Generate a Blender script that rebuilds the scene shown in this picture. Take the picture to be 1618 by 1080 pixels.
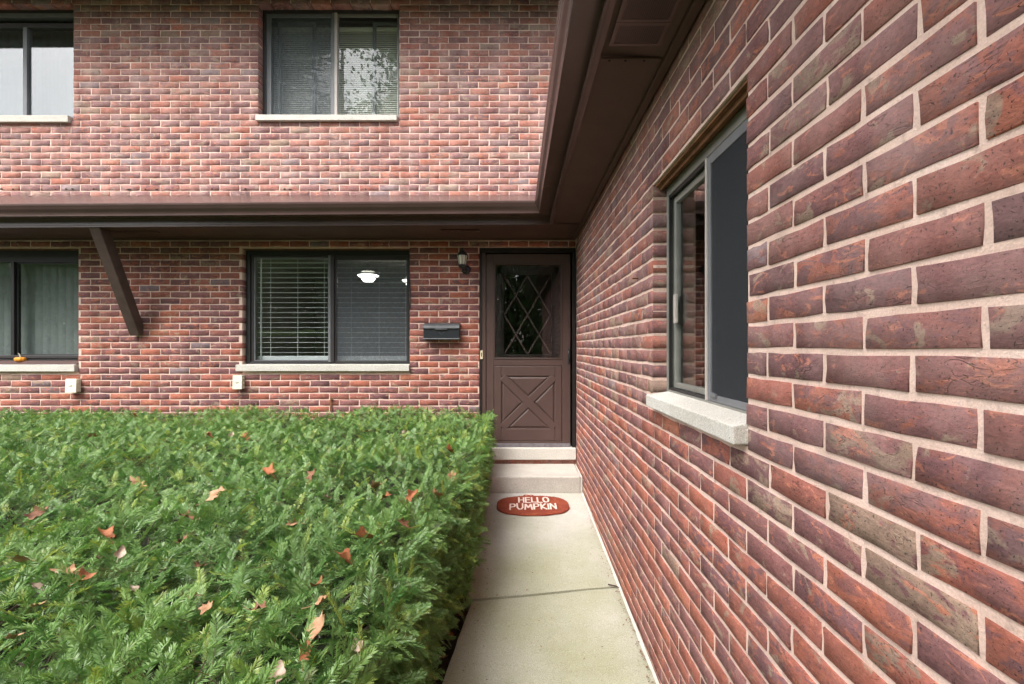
import bpy, math, random
import numpy as np
from mathutils import Vector, Matrix, noise as mnoise

for o in list(bpy.data.objects): bpy.data.objects.remove(o)
S = bpy.context.scene
COL = S.collection
R = math.radians
random.seed(7); RNG = np.random.default_rng(7)

# ------------------------------------------------------------------ camera, sky, sun, exposure
F, CX, CY, CAMZ = 735.0, 817.5, 548.5, 1.483          # focal length and principal point in photo pixels
cam = bpy.data.cameras.new('camera'); camo = bpy.data.objects.new('camera', cam); COL.objects.link(camo)
camo.location = (0, 0, CAMZ); camo.rotation_euler = (R(90), 0, 0)
cam.sensor_fit = 'HORIZONTAL'; cam.sensor_width = 36; cam.lens = F / 1618 * 36
cam.shift_x = -(CX - 809) / 1618; cam.shift_y = (CY - 540) / 1618
cam.clip_start = 0.02; cam.clip_end = 500
S.camera = camo

SUN_EL, SUN_AZ = R(52), R(218)                       # azimuth clockwise from +Y: behind the camera, to the left
w = bpy.data.worlds.new('World'); S.world = w; w.use_nodes = True
nt = w.node_tree; nt.nodes.clear()
sky = nt.nodes.new('ShaderNodeTexSky'); sky.sky_type = 'NISHITA'; sky.sun_disc = False
sky.sun_elevation = SUN_EL; sky.sun_rotation = SUN_AZ; sky.dust_density = 4.0; sky.air_density = 1.0; sky.ozone_density = 1.0
hs = nt.nodes.new('ShaderNodeHueSaturation'); hs.inputs['Saturation'].default_value = 0.34
bg = nt.nodes.new('ShaderNodeBackground'); bg.inputs['Strength'].default_value = 0.15
wo = nt.nodes.new('ShaderNodeOutputWorld')
nt.links.new(sky.outputs[0], hs.inputs['Color']); nt.links.new(hs.outputs[0], bg.inputs[0]); nt.links.new(bg.outputs[0], wo.inputs[0])
sl = bpy.data.lights.new('sun', 'SUN'); sl.energy = 1.5; sl.angle = R(35); sl.color = (1, .975, .95)
so = bpy.data.objects.new('sun', sl); COL.objects.link(so)
d = Vector((math.sin(SUN_AZ) * math.cos(SUN_EL), math.cos(SUN_AZ) * math.cos(SUN_EL), math.sin(SUN_EL)))
so.rotation_euler = d.to_track_quat('Z', 'Y').to_euler(); so.location = d * 30
S.view_settings.view_transform = 'Standard'; S.view_settings.look = 'None'
S.view_settings.exposure = 1.62; S.view_settings.gamma = 1; S.view_settings.use_curve_mapping = False
S.render.engine = 'CYCLES'
S.cycles.max_bounces = 8; S.cycles.diffuse_bounces = 4; S.cycles.glossy_bounces = 4; S.cycles.transparent_max_bounces = 16

def P(px, py, Y):
    """point at depth Y seen at photo pixel px,py"""
    return ((px - CX) * Y / F, Y, CAMZ + (CY - py) * Y / F)

# ------------------------------------------------------------------ materials
MATS = {}
class NT:
    def __init__(s, name):
        s.m = bpy.data.materials.new(name); s.m.use_nodes = True
        s.t = s.m.node_tree; s.t.nodes.clear()
        s.out = s.n('ShaderNodeOutputMaterial')
        MATS[name] = s.m
    def n(s, typ, **kw):
        nd = s.t.nodes.new(typ)
        for k, v in kw.items(): setattr(nd, k, v)
        return nd
    def l(s, a, b): s.t.links.new(a, b)
    def pos(s): return s.n('ShaderNodeNewGeometry').outputs['Position']
    def noise(s, scale, detail=4, rough=.55, vec=None, stretch=None, dist=0):
        nd = s.n('ShaderNodeTexNoise'); nd.inputs['Scale'].default_value = scale
        nd.inputs['Detail'].default_value = detail; nd.inputs['Roughness'].default_value = rough
        nd.inputs['Distortion'].default_value = dist
        v = vec if vec is not None else s.pos()
        if stretch:
            mp = s.n('ShaderNodeMapping'); mp.inputs['Scale'].default_value = stretch; s.l(v, mp.inputs[0]); v = mp.outputs[0]
        s.l(v, nd.inputs['Vector']); return nd.outputs[0]
    def ramp(s, f, stops, interp='LINEAR'):
        r = s.n('ShaderNodeValToRGB'); cr = r.color_ramp; cr.interpolation = interp
        while len(cr.elements) < len(stops): cr.elements.new(.5)
        for e, (p, c) in zip(cr.elements, stops):
            e.position = p; e.color = (*c, 1) if not isinstance(c, (int, float)) else (c, c, c, 1)
        s.l(f, r.inputs[0]); return r.outputs[0]
    def mix(s, f, a, b, typ='MIX'):
        m = s.n('ShaderNodeMix', data_type='RGBA', blend_type=typ)
        for sock, v in ((m.inputs[0], f), (m.inputs[6], a), (m.inputs[7], b)):
            if isinstance(v, (int, float)): sock.default_value = v if sock.type == 'VALUE' else (v, v, v, 1)
            elif isinstance(v, tuple): sock.default_value = (*v, 1)
            else: s.l(v, sock)
        return m.outputs[2]
    def math(s, op, a, b=0.0, clamp=False):
        m = s.n('ShaderNodeMath', operation=op, use_clamp=clamp)
        for sock, v in ((m.inputs[0], a), (m.inputs[1], b)):
            if isinstance(v, (int, float)): sock.default_value = v
            else: s.l(v, sock)
        return m.outputs[0]
    def bump(s, h, strength, dist=.01):
        b = s.n('ShaderNodeBump'); b.inputs['Strength'].default_value = strength; b.inputs['Distance'].default_value = dist
        s.l(h, b.inputs['Height']); return b.outputs[0]
    def pbr(s, col, rough=.7, metal=0, normal=None, spec=.5, **kw):
        b = s.n('ShaderNodeBsdfPrincipled')
        if isinstance(col, tuple): b.inputs['Base Color'].default_value = (*col, 1)
        else: s.l(col, b.inputs['Base Color'])
        if isinstance(rough, (int, float)): b.inputs['Roughness'].default_value = rough
        else: s.l(rough, b.inputs['Roughness'])
        b.inputs['Metallic'].default_value = metal; b.inputs['Specular IOR Level'].default_value = spec
        if normal is not None: s.l(normal, b.inputs['Normal'])
        for k, v in kw.items(): b.inputs[k].default_value = v
        s.l(b.outputs[0], s.out.inputs[0]); return b

def simple(name, col, rough=.6, var=.18, scale=8, bump=.0, bscale=60, metal=0, spec=.4):
    t = NT(name)
    n = t.noise(scale, 5)
    lo = tuple(c * (1 - var) for c in col); hi = tuple(min(1, c * (1 + var)) for c in col)
    c = t.ramp(n, [(.3, lo), (.7, hi)])
    nm = t.bump(t.noise(bscale, 4), bump, .004) if bump else None
    t.pbr(c, rough, metal, nm, spec)
    return t.m

def brick_mat():
    t = NT('brick')
    at = t.n('ShaderNodeAttribute', attribute_name='tint'); sep = t.n('ShaderNodeSeparateColor'); t.l(at.outputs['Color'], sep.inputs[0])
    r, g, b = sep.outputs
    pos = t.pos()
    ofs = t.n('ShaderNodeVectorMath', operation='MULTIPLY_ADD'); t.l(at.outputs['Color'], ofs.inputs[0])
    ofs.inputs[1].default_value = (17, 23, 31); t.l(pos, ofs.inputs[2]); v = ofs.outputs[0]
    A = [(0, (.168, .074, .076)), (.14, (.198, .090, .088)), (.28, (.135, .062, .066)), (.38, (.215, .086, .074)), (.53, (.235, .165, .120)), (.57, (.170, .128, .138)),
         (.60, (.250, .088, .066)), (.71, (.305, .102, .066)), (.83, (.275, .094, .068)), (.92, (.195, .080, .075))]
    B = [(0, (.33, .110, .068)), (.26, (.165, .076, .080)), (.48, (.29, .098, .068)), (.66, (.235, .165, .12)), (.74, (.145, .070, .076)), (.90, (.37, .145, .085))]
    ca = t.ramp(r, A, 'CONSTANT'); cb = t.ramp(g, B, 'CONSTANT')
    n1 = t.noise(15, 6, .64, v, (1, 1, 1.9), .9)
    # more or less of the second colour, brick by brick
    th = t.math('MULTIPLY_ADD', b, .24); th.node.inputs[2].default_value = .40
    f = t.math('MULTIPLY', t.math('SUBTRACT', n1, th), 11, True)
    c = t.mix(f, ca, cb)
    v2 = t.n('ShaderNodeVectorMath', operation='ADD'); t.l(v, v2.inputs[0]); v2.inputs[1].default_value = (5.3, 9.1, 2.7)
    c = t.mix(t.ramp(t.noise(10, 5, .6, v2.outputs[0], (1, 1, 1.4), .7), [(.60, 0), (.645, .85)]), c, (.285, .215, .155))
    v3 = t.n('ShaderNodeVectorMath', operation='ADD'); t.l(v, v3.inputs[0]); v3.inputs[1].default_value = (15.3, 1.1, 7.7)
    c = t.mix(t.ramp(t.noise(13, 6, .66, v3.outputs[0], (1, 1, 2.2), 1.2), [(.585, 0), (.63, .8)]), c, (.43, .165, .10))
    c = t.mix(1, c, (1.25, 1.16, 1.15), 'MULTIPLY')
    # grain, streaks and dark specks
    n2 = t.noise(120, 7, .72, v, (1, 1, 1.8)); c = t.mix(.85, c, t.ramp(n2, [(.25, .55), (.75, 1.38)]), 'MULTIPLY')
    n4 = t.noise(26, 5, .6, v, (1, 1, 3), 1.0); c = t.mix(.65, c, t.ramp(n4, [(.3, .68), (.7, 1.30)]), 'MULTIPLY')
    n3 = t.noise(230, 2, .5, v); c = t.mix(t.ramp(n3, [(.31, .8), (.37, 0)]), c, (.035, .024, .022))
    n6 = t.noise(11, 3, .5, v, (1, 1, 3.2), .8)
    cr = t.ramp(t.math('ABSOLUTE', t.math('SUBTRACT', n6, .5)), [(0, 1), (.012, 0)])
    cr = t.math('MULTIPLY', cr, t.ramp(t.noise(6, 2, .5, v), [(.55, 0), (.62, 1)])); c = t.mix(t.math('MULTIPLY', cr, .5), c, (.05, .03, .028))
    # pale lime dusting; on the upper facade also stronger light put into the colour
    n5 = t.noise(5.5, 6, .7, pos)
    bloom_light_f = t.math('MULTIPLY', t.ramp(n5, [(.38, .12), (.74, .66)]), at.outputs['Alpha'])
    c = t.mix(t.math('MAXIMUM', bloom_light_f, t.ramp(n5, [(.50, 0), (.80, .22)])), c, (.545, .415, .375))
    # rain streaks and grime
    n7 = t.noise(3.0, 6, .6, pos, (2.6, 2.6, .5)); c = t.mix(1, c, t.ramp(n7, [(.30, .78), (.60, 1.06)]), 'MULTIPLY')
    h = t.math('ADD', t.math('MULTIPLY', n2, .6), t.math('ADD', t.math('MULTIPLY', n4, .4), t.math('MULTIPLY', t.ramp(n3, [(.28, 0), (.38, 1)]), .35)))
    t.pbr(c, .85, 0, t.bump(t.math('SUBTRACT', h, t.math('MULTIPLY', cr, .8)), .8, .004), .25)
brick_mat()

def mortar_mat():
    t = NT('mortar')
    c = t.ramp(t.noise(6, 6, .6), [(.3, (.71, .505, .415)), (.55, (.81, .595, .50)), (.75, (.86, .67, .575))])
    n2 = t.noise(260, 3, .6); c = t.mix(.5, c, t.ramp(n2, [(.3, .75), (.7, 1.15)]), 'MULTIPLY')
    n7 = t.noise(3.0, 6, .6, None, (2.6, 2.6, .5)); c = t.mix(1, c, t.ramp(n7, [(.30, .80), (.60, 1.03)]), 'MULTIPLY')
    c = t.mix(t.ramp(t.noise(40, 4, .6), [(.30, .5), (.42, 0)]), c, (.36, .25, .21))
    t.pbr(c, .95, 0, t.bump(t.math('ADD', n2, t.noise(70, 4)), .5, .003), .2)
mortar_mat()

def concrete_mat(name, a, b, moss=0.0):
    t = NT(name)
    c = t.ramp(t.noise(2.2, 7, .62), [(.3, a), (.7, b)])
    if moss:
        m = t.ramp(t.noise(1.25, 6, .65), [(.40, 0), (.62, moss)])
        c = t.mix(m, c, (.34, .345, .19))
        # the slab is greener away from the step, where it stays damp
        sx = t.n('ShaderNodeSeparateXYZ'); t.l(t.pos(), sx.inputs[0])
        mr = t.n('ShaderNodeMapRange'); t.l(sx.outputs[1], mr.inputs[0])
        mr.inputs[1].default_value = 4.0; mr.inputs[2].default_value = 3.1; mr.inputs[3].default_value = 0; mr.inputs[4].default_value = .80
        c = t.mix(t.math('MULTIPLY', mr.outputs[0], t.ramp(t.noise(2.6, 6, .7), [(.25, .45), (.7, 1)])), c, (.355, .355, .205))
    sp = t.noise(240, 3, .6); c = t.mix(.75, c, t.ramp(sp, [(.3, .55), (.7, 1.25)]), 'MULTIPLY')
    sp2 = t.noise(60, 4, .6); c = t.mix(t.ramp(sp2, [(.27, .55), (.34, 0)]), c, (.10, .085, .07))
    t.pbr(c, .9, 0, t.bump(t.math('ADD', sp, t.math('MULTIPLY', sp2, .7)), .55, .004), .25)
concrete_mat('concrete', (.50, .475, .435), (.68, .655, .61), .40)
concrete_mat('step_concrete', (.44, .40, .35), (.60, .56, .50))
concrete_mat('stone_sill', (.58, .545, .48), (.70, .67, .61))

def leafy(name, dark, mid, light, tip, rough=.42, back=(.20, .30, .10)):
    t = NT(name)
    at = t.n('ShaderNodeAttribute', attribute_name='tint'); sep = t.n('ShaderNodeSeparateColor'); t.l(at.outputs['Color'], sep.inputs[0])
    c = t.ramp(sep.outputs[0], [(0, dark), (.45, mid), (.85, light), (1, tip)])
    c = t.mix(.5, c, t.ramp(t.noise(14, 4), [(.3, .7), (.7, 1.35)]), 'MULTIPLY')
    # sep[1] = 1 at the tips of young shoots, sep[2] = 1 on wood
    c = t.mix(t.math('MULTIPLY', sep.outputs[1], .55), c, tip)
    c = t.mix(sep.outputs[2], c, (.15, .085, .045))
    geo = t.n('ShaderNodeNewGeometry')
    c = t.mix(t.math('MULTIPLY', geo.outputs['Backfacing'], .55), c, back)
    b = t.pbr(c, rough, 0, None, .45)
    tr = t.n('ShaderNodeBsdfTranslucent'); t.l(c, tr.inputs[0])
    mx = t.n('ShaderNodeMixShader'); mx.inputs[0].default_value = .28
    t.l(b.outputs[0], mx.inputs[1]); t.l(tr.outputs[0], mx.inputs[2]); t.l(mx.outputs[0], t.out.inputs[0])
leafy('yew', (.062, .155, .046), (.125, .295, .070), (.235, .430, .085), (.48, .58, .10), .32)
leafy('tree_leaf', (.05, .10, .03), (.08, .15, .04), (.12, .19, .05), (.22, .25, .06), .6)

def glass_mat(name, ior, tint, haze=0.0):
    t = NT(name)
    lw = t.n('ShaderNodeLayerWeight'); lw.inputs['Blend'].default_value = .5
    fr = t.math('MULTIPLY_ADD', t.math('POWER', lw.outputs['Facing'], 5.0), 1 - ior); fr.node.inputs[2].default_value = ior
    tb = t.n('ShaderNodeBsdfTransparent'); tb.inputs[0].default_value = (*tint, 1)
    gl = t.n('ShaderNodeBsdfGlossy'); gl.inputs['Roughness'].default_value = .004
    mx = t.n('ShaderNodeMixShader'); t.l(fr, mx.inputs[0]); t.l(tb.outputs[0], mx.inputs[1]); t.l(gl.outputs[0], mx.inputs[2])
    t.l(mx.outputs[0], t.out.inputs[0])
glass_mat('glass', .085, (.95, .97, .965))
glass_mat('glass_mid', .055, (.95, .97, .965))
glass_mat('glass_dim', .045, (.93, .93, .93))
glass_mat('glass_bright', .105, (.93, .96, .96))

def screen_mat(name, col, amount):
    t = NT(name)
    tb = t.n('ShaderNodeBsdfTransparent'); df = t.n('ShaderNodeBsdfDiffuse'); df.inputs[0].default_value = (*col, 1)
    wv = t.noise(30, 3); mx = t.n('ShaderNodeMixShader')
    t.l(t.ramp(wv, [(.2, amount - .07), (.8, amount + .07)]), mx.inputs[0])
    t.l(tb.outputs[0], mx.inputs[1]); t.l(df.outputs[0], mx.inputs[2]); t.l(mx.outputs[0], t.out.inputs[0])
screen_mat('insect_screen', (.15, .165, .18), .27)
screen_mat('insect_screen_dense', (.050, .052, .056), .72)

simple('brown_metal', (.095, .056, .050), .27, .10, 3, .06, 20, 0, .55)
simple('brown_soffit', (.086, .047, .036), .6, .15, 3, .05, 40)
simple('brown_wood', (.085, .055, .045), .6, .22, 9, .25, 50)
simple('door_paint', (.080, .049, .042), .42, .08, 4, .05, 60, 0, .45)
simple('lattice_brown', (.062, .043, .037), .45, .1, 8)
simple('door_dark', (.016, .012, .011), .5, .15, 6)
simple('bronze_frame', (.042, .037, .038), .4, .12, 6)
simple('black_frame', (.020, .020, .021), .45, .12, 6)
simple('aluminium', (.30, .30, .27), .42, .12, 10, .05, 60, .35)
simple('grey_sash', (.17, .175, .185), .45, .12, 8)
simple('pale_stile', (.48, .43, .39), .5, .1, 8)
simple('white_blind', (.74, .76, .76), .55, .04, 5)
simple('beige_blind', (.78, .76, .68), .6, .05, 5)
simple('vane_fabric', (.25, .27, .26), .8, .08, 6)
simple('curtain_fabric', (.10, .11, .11), .9, .15, 10)
simple('interior_paint', (.27, .26, .24), .9, .05, 2)
simple('lead_black', (.020, .022, .025), .38, .25, 14, .3, 90, 0, .5)
simple('mailbox_metal', (.014, .017, .021), .42, .2, 12, .12, 90, 0, .5)
simple('mailbox_lid_metal', (.060, .064, .068), .5, .25, 16, .15, 120, 0, .5)
simple('frosted_glass', (.62, .60, .50), .3, .15, 18)
simple('cream_plastic', (.76, .71, .56), .5, .05, 8)
simple('brass', (.66, .58, .40), .35, .1, 20)
simple('door_sweep', (.17, .155, .165), .7, .25, 30, .2, 60)
simple('rust', (.17, .075, .03), .85, .35, 20, .4, 90)
simple('soil', (.060, .042, .032), .95, .4, 14, .9, 50)
simple('lawn', (.055, .10, .030), .9, .3, 3, .6, 60)
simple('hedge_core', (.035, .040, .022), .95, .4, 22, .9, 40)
simple('bark', (.10, .075, .055), .9, .3, 12, .8, 30)
simple('twig', (.075, .050, .038), .8, .2, 30)
simple('roof_shingle', (.06, .052, .048), .95, .3, 20, .6, 60)
simple('hole_black', (.012, .010, .010), 1, .2, 30)
simple('mortar_drip', (.50, .34, .31), .9, .12, 40)
simple('caulk', (.60, .55, .49), .9, .12, 20, .3, 80)
simple('pumpkin_skin', (.80, .30, .025), .45, .15, 30)
simple('pumpkin_stem', (.50, .46, .35), .8, .15, 40)
simple('mat_letter', (.78, .60, .52), .95, .10, 90, .6, 300)

def mat_coir():
    t = NT('coir')
    c = t.ramp(t.noise(160, 4, .7), [(.28, (.13, .030, .020)), (.5, (.31, .066, .042)), (.72, (.44, .125, .068))])
    c = t.mix(t.ramp(t.noise(9, 4), [(.4, 0), (.7, .35)]), c, (.52, .15, .06))
    t.pbr(c, .95, 0, t.bump(t.noise(240, 3), 1.0, .008), .15)
mat_coir()

def emis(name, col, st):
    t = NT(name); e = t.n('ShaderNodeEmission'); e.inputs[0].default_value = (*col, 1); e.inputs[1].default_value = st
    t.l(e.outputs[0], t.out.inputs[0])
emis('lamp_glow', (1, .96, .88), 3.0)

def leaf_mat(name, a, b, c):
    t = NT(name)
    col = t.ramp(t.noise(38, 5, .6), [(.3, a), (.52, b), (.74, c)])
    bs = t.pbr(col, .7, 0, t.bump(t.noise(90, 3), .4, .003), .3)
leaf_mat('dead_leaf_tan', (.28, .14, .07), (.46, .25, .14), (.58, .37, .24))
leaf_mat('dead_leaf_rust', (.15, .05, .022), (.32, .11, .045), (.44, .19, .085))
leaf_mat('dead_leaf_brown', (.10, .042, .024), (.21, .095, .05), (.34, .18, .10))
leaf_mat('dead_leaf_pale', (.30, .21, .15), (.46, .34, .26), (.56, .46, .38))

# ------------------------------------------------------------------ mesh helpers
class MB:
    def __init__(s): s.v = []; s.f = []
    def add(s, vs, fs):
        k = len(s.v); s.v += [tuple(p) for p in vs]; s.f += [tuple(i + k for i in f) for f in fs]; return s
    def box(s, x0, x1, y0, y1, z0, z1):
        x0, x1 = sorted((x0, x1)); y0, y1 = sorted((y0, y1)); z0, z1 = sorted((z0, z1))
        return s.add([(x0,y0,z0),(x1,y0,z0),(x1,y1,z0),(x0,y1,z0),(x0,y0,z1),(x1,y0,z1),(x1,y1,z1),(x0,y1,z1)],
                     [(0,3,2,1),(4,5,6,7),(0,1,5,4),(1,2,6,5),(2,3,7,6),(3,0,4,7)])
    def frame(s, x0, x1, z0, z1, y0, y1, wl, wr, wb, wt):
        """rectangular frame in the XZ plane, butt-jointed"""
        s.box(x0, x0 + wl, y0, y1, z0, z1); s.box(x1 - wr, x1, y0, y1, z0, z1)
        s.box(x0 + wl, x1 - wr, y0, y1, z0, z0 + wb); s.box(x0 + wl, x1 - wr, y0, y1, z1 - wt, z1); return s
    def frame_x(s, y0, y1, z0, z1, x0, x1, wl, wr, wb, wt):
        s.box(x0, x1, y0, y0 + wl, z0, z1); s.box(x0, x1, y1 - wr, y1, z0, z1)
        s.box(x0, x1, y0 + wl, y1 - wr, z0, z0 + wb); s.box(x0, x1, y0 + wl, y1 - wr, z1 - wt, z1); return s
    def prism(s, poly, fn0, fn1):
        n = len(poly); a = [fn0(p) for p in poly]; b = [fn1(p) for p in poly]
        s.add(a + b, [tuple(range(n))[::-1], tuple(range(n, 2 * n))] + [(i, (i + 1) % n, n + (i + 1) % n, n + i) for i in range(n)]); return s
    def sheet(s, line, fn0, fn1):
        n = len(line); s.add([fn0(p) for p in line] + [fn1(p) for p in line], [(i, i + 1, n + i + 1, n + i) for i in range(n - 1)]); return s
    def bar(s, p, q, wid, dep, up=(0, 1, 0)):
        p, q = Vector(p), Vector(q); a = (q - p).normalized(); u = Vector(up); sd = a.cross(u).normalized(); u = sd.cross(a).normalized()
        vs = []
        for c in (p, q):
            for i, j in ((-1,-1),(1,-1),(1,1),(-1,1)): vs.append(c + sd * wid / 2 * i + u * dep / 2 * j)
        return s.add(vs, [(0,1,2,3),(7,6,5,4),(0,4,5,1),(1,5,6,2),(2,6,7,3),(3,7,4,0)])
    def tube(s, pts, rad, n=8):
        pts = [Vector(p) for p in pts]; rad = rad if isinstance(rad, (list, tuple)) else [rad] * len(pts)
        k = len(s.v); ref = Vector((.31, .57, .76))
        for i, p in enumerate(pts):
            t = (pts[min(i + 1, len(pts) - 1)] - pts[max(i - 1, 0)]).normalized()
            a = t.cross(ref).normalized(); b = t.cross(a)
            for j in range(n):
                an = 2 * math.pi * j / n; s.v.append(tuple(p + (a * math.cos(an) + b * math.sin(an)) * rad[i]))
        for i in range(len(pts) - 1):
            for j in range(n): s.f.append((k + i*n + j, k + i*n + (j+1) % n, k + (i+1)*n + (j+1) % n, k + (i+1)*n + j))
        s.f.append(tuple(k + j for j in range(n))[::-1]); s.f.append(tuple(k + (len(pts)-1)*n + j for j in range(n))); return s
    def lathe(s, prof, c, n=20, axis='Z'):
        k = len(s.v)
        for r, h in prof:
            for j in range(n):
                a = 2 * math.pi * j / n; x, y = r * math.cos(a), r * math.sin(a)
                s.v.append((c[0] + x, c[1] + y, c[2] + h) if axis == 'Z' else (c[0] + x, c[1] + h, c[2] + y))
        for i in range(len(prof) - 1):
            for j in range(n): s.f.append((k + i*n + j, k + i*n + (j+1) % n, k + (i+1)*n + (j+1) % n, k + (i+1)*n + j))
        s.f.append(tuple(k + j for j in range(n))[::-1]); s.f.append(tuple(k + (len(prof)-1)*n + j for j in range(n))); return s
    def mesh(s, name, mat):
        me = bpy.data.meshes.new(name); me.from_pydata(s.v, [], s.f); me.materials.append(MATS[mat]); me.validate(); me.update(); return me
    def build(s, name, mat, parent=None, bevel=0, smooth=None, origin=None):
        me = s.mesh(name, mat)
        o = bpy.data.objects.new(name, me); COL.objects.link(o)
        if origin is not None:
            me.transform(Matrix.Translation(-Vector(origin))); o.location = origin
        if parent: o.parent = parent; o.matrix_parent_inverse = Matrix.Translation(-wloc(parent))
        if smooth:
            me.shade_smooth(); me.set_sharp_from_angle(angle=R(smooth))
        if bevel:
            b = o.modifiers.new('bevel', 'BEVEL'); b.width = bevel; b.segments = 2; b.limit_method = 'ANGLE'; b.angle_limit = R(40)
        return o

def wloc(o):
    v = Vector((0, 0, 0))
    while o: v += o.location; o = o.parent
    # parents only ever translate and always use a cancelling inverse, so world = own location
    return v if False else v
def wloc(o): return Vector(o.get('_w', o.location))

def np_mesh(name, V, Fc, mat, tint=None, alpha=None):
    """V (n,3) float, Fc (m,k) int faces of equal size"""
    me = bpy.data.meshes.new(name); n, m, k = len(V), len(Fc), Fc.shape[1]
    me.vertices.add(n); me.vertices.foreach_set('co', np.ascontiguousarray(V, np.float32).ravel())
    me.loops.add(m * k); me.loops.foreach_set('vertex_index', np.ascontiguousarray(Fc, np.int32).ravel())
    me.polygons.add(m); me.polygons.foreach_set('loop_start', np.arange(0, m * k, k, dtype=np.int32))
    me.materials.append(MATS[mat]); me.update(calc_edges=True)
    if tint is not None:
        a = me.attributes.new('tint', 'FLOAT_COLOR', 'POINT')
        a.data.foreach_set('color', np.c_[tint, np.ones(n) if alpha is None else alpha].astype(np.float32).ravel())
    return me

def link(name, me, parent=None, loc=None):
    o = bpy.data.objects.new(name, me); COL.objects.link(o)
    if loc is not None: o.location = loc
    if parent: o.parent = parent
    return o
def tag(o, label, cat, group=None):
    o['label'] = label; o['category'] = cat
    if group: o['group'] = group
    return o
def thing(name, label, cat, loc=(0, 0, 0), group=None):
    o = bpy.data.objects.new(name, None); COL.objects.link(o); o.location = loc; o.empty_display_size = .1
    return tag(o, label, cat, group)
def kind(o, k): o['kind'] = k; return o

# ------------------------------------------------------------------ geometry of the place
D = 4.966           # depth of the facade that faces the camera
XW = 0.628          # plane of the side wing's wall
PX = lambda px: (px - CX) * D / F
PZ = lambda py: CAMZ + (CY - py) * D / F
path_z = lambda y: 0.039 * (y - 2.07)
ZS = 2.64           # soffit
XF, YF = 0.311, 4.435   # fascia planes (wing, facade)
GB = 2.732          # gutter bottom
sag = lambda x: -0.0062 * max(0, XF - x)

# ---- ground and path
g = MB().box(-70, 70, -70, 40, -.5, -.05).build('ground', 'soil'); kind(g, 'structure')
g = MB().add([(-60,-60,-.046),(60,-60,-.046),(60,-.6,-.046),(-60,-.6,-.046)], [(0,1,2,3)]).build('lawn', 'lawn'); kind(g, 'structure')
path = MB().box(-.36, .66, -3.5, 4.44, -.30, -.26).build('path', 'soil'); kind(path, 'structure')
def slab(pts, drop, name='slab'):
    # subdivided top with gentle unevenness; pts: four corners (x,y) counter-clockwise from near left
    mb = MB(); nx, ny = 14, 22
    (ax, ay), (bx, by), (cx, cy), (dx, dy) = pts
    for j in range(ny + 1):
        t = j / ny
        for i in range(nx + 1):
            s = i / nx
            x = (ax*(1-s) + bx*s)*(1-t) + (dx*(1-s) + cx*s)*t; y = (ay*(1-s) + by*s)*(1-t) + (dy*(1-s) + cy*s)*t
            e = min(s, 1-s, 1) * 1.0; ed = -.006 if i in (0, nx) or j in (0, ny) else 0
            jit = .006 * mnoise.noise((x*9, y*9, 3)) if i == 0 else 0
            mb.v.append((x + jit, y + (.004 * mnoise.noise((x*6, 1.7, 5)) if j in (0, ny) else 0), path_z(y) + drop + ed + .004 * mnoise.noise((x*1.6, y*1.6, 0))))
    W = nx + 1
    for j in range(ny):
        for i in range(nx): mb.f.append((j*W+i, j*W+i+1, (j+1)*W+i+1, (j+1)*W+i))
    ring = [j*W for j in range(ny, -1, -1)] + list(range(1, W)) + [j*W+nx for j in range(1, ny+1)] + [ny*W+i for i in range(nx-1, 0, -1)]
    k = len(mb.v)
    for r in ring: x, y, z = mb.v[r]; mb.v.append((x, y, z - .10))
    n = len(ring)
    for i in range(n): mb.f.append((ring[i], k+i, k+(i+1) % n, ring[(i+1) % n]))
    return mb.build(name, 'concrete', path, smooth=40)
slab([(-.335, 2.057), (.620, 2.057), (.622, 2.838), (-.264, 2.692)], -.006)
slab([(-.300, 2.702), (.622, 2.846), (.624, 4.45), (-.300, 4.45)], .0)
slab([(-.36, -1.6), (.620, -1.6), (.620, 2.050), (-.335, 2.050)], -.006)
# mortar fillet between slabs and the wing's wall
mb = MB(); line = []
for i in range(60):
    y = -1 + 5.42 * i / 59
    wdt = .010 + .006 * mnoise.noise((y * 5, 0, 0)); z = path_z(y)
    line.append((y, wdt, z))
for y, wd, z in line: mb.v += [(XW - .004 - wd - .004, y, z + .001), (XW - .006, y, z + .014 + .006 * mnoise.noise((y*7, 3, 0)))]
for i in range(59): mb.f.append((2*i, 2*i+1, 2*i+3, 2*i+2))
mb.build('joint_fillet', 'caulk', path)

# ---- steps in front of the door
st = MB()
bz0, bz1 = path_z(4.46) - .05, .245
N = 24
step = MB().box(-.42, .607, 4.46, 4.955, bz0, bz1).build('concrete_step', 'step_concrete', bevel=.012)
tag(step, 'low weathered concrete step below the brown storm door', 'step')
MB().prism([(.607, 4.45), (.622, 4.45), (.622, 4.95), (.612, 4.95)], lambda p: (p[0], p[1], bz0), lambda p: (p[0], p[1], bz1 - .004 )).build('joint_fillet', 'caulk', step)

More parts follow.
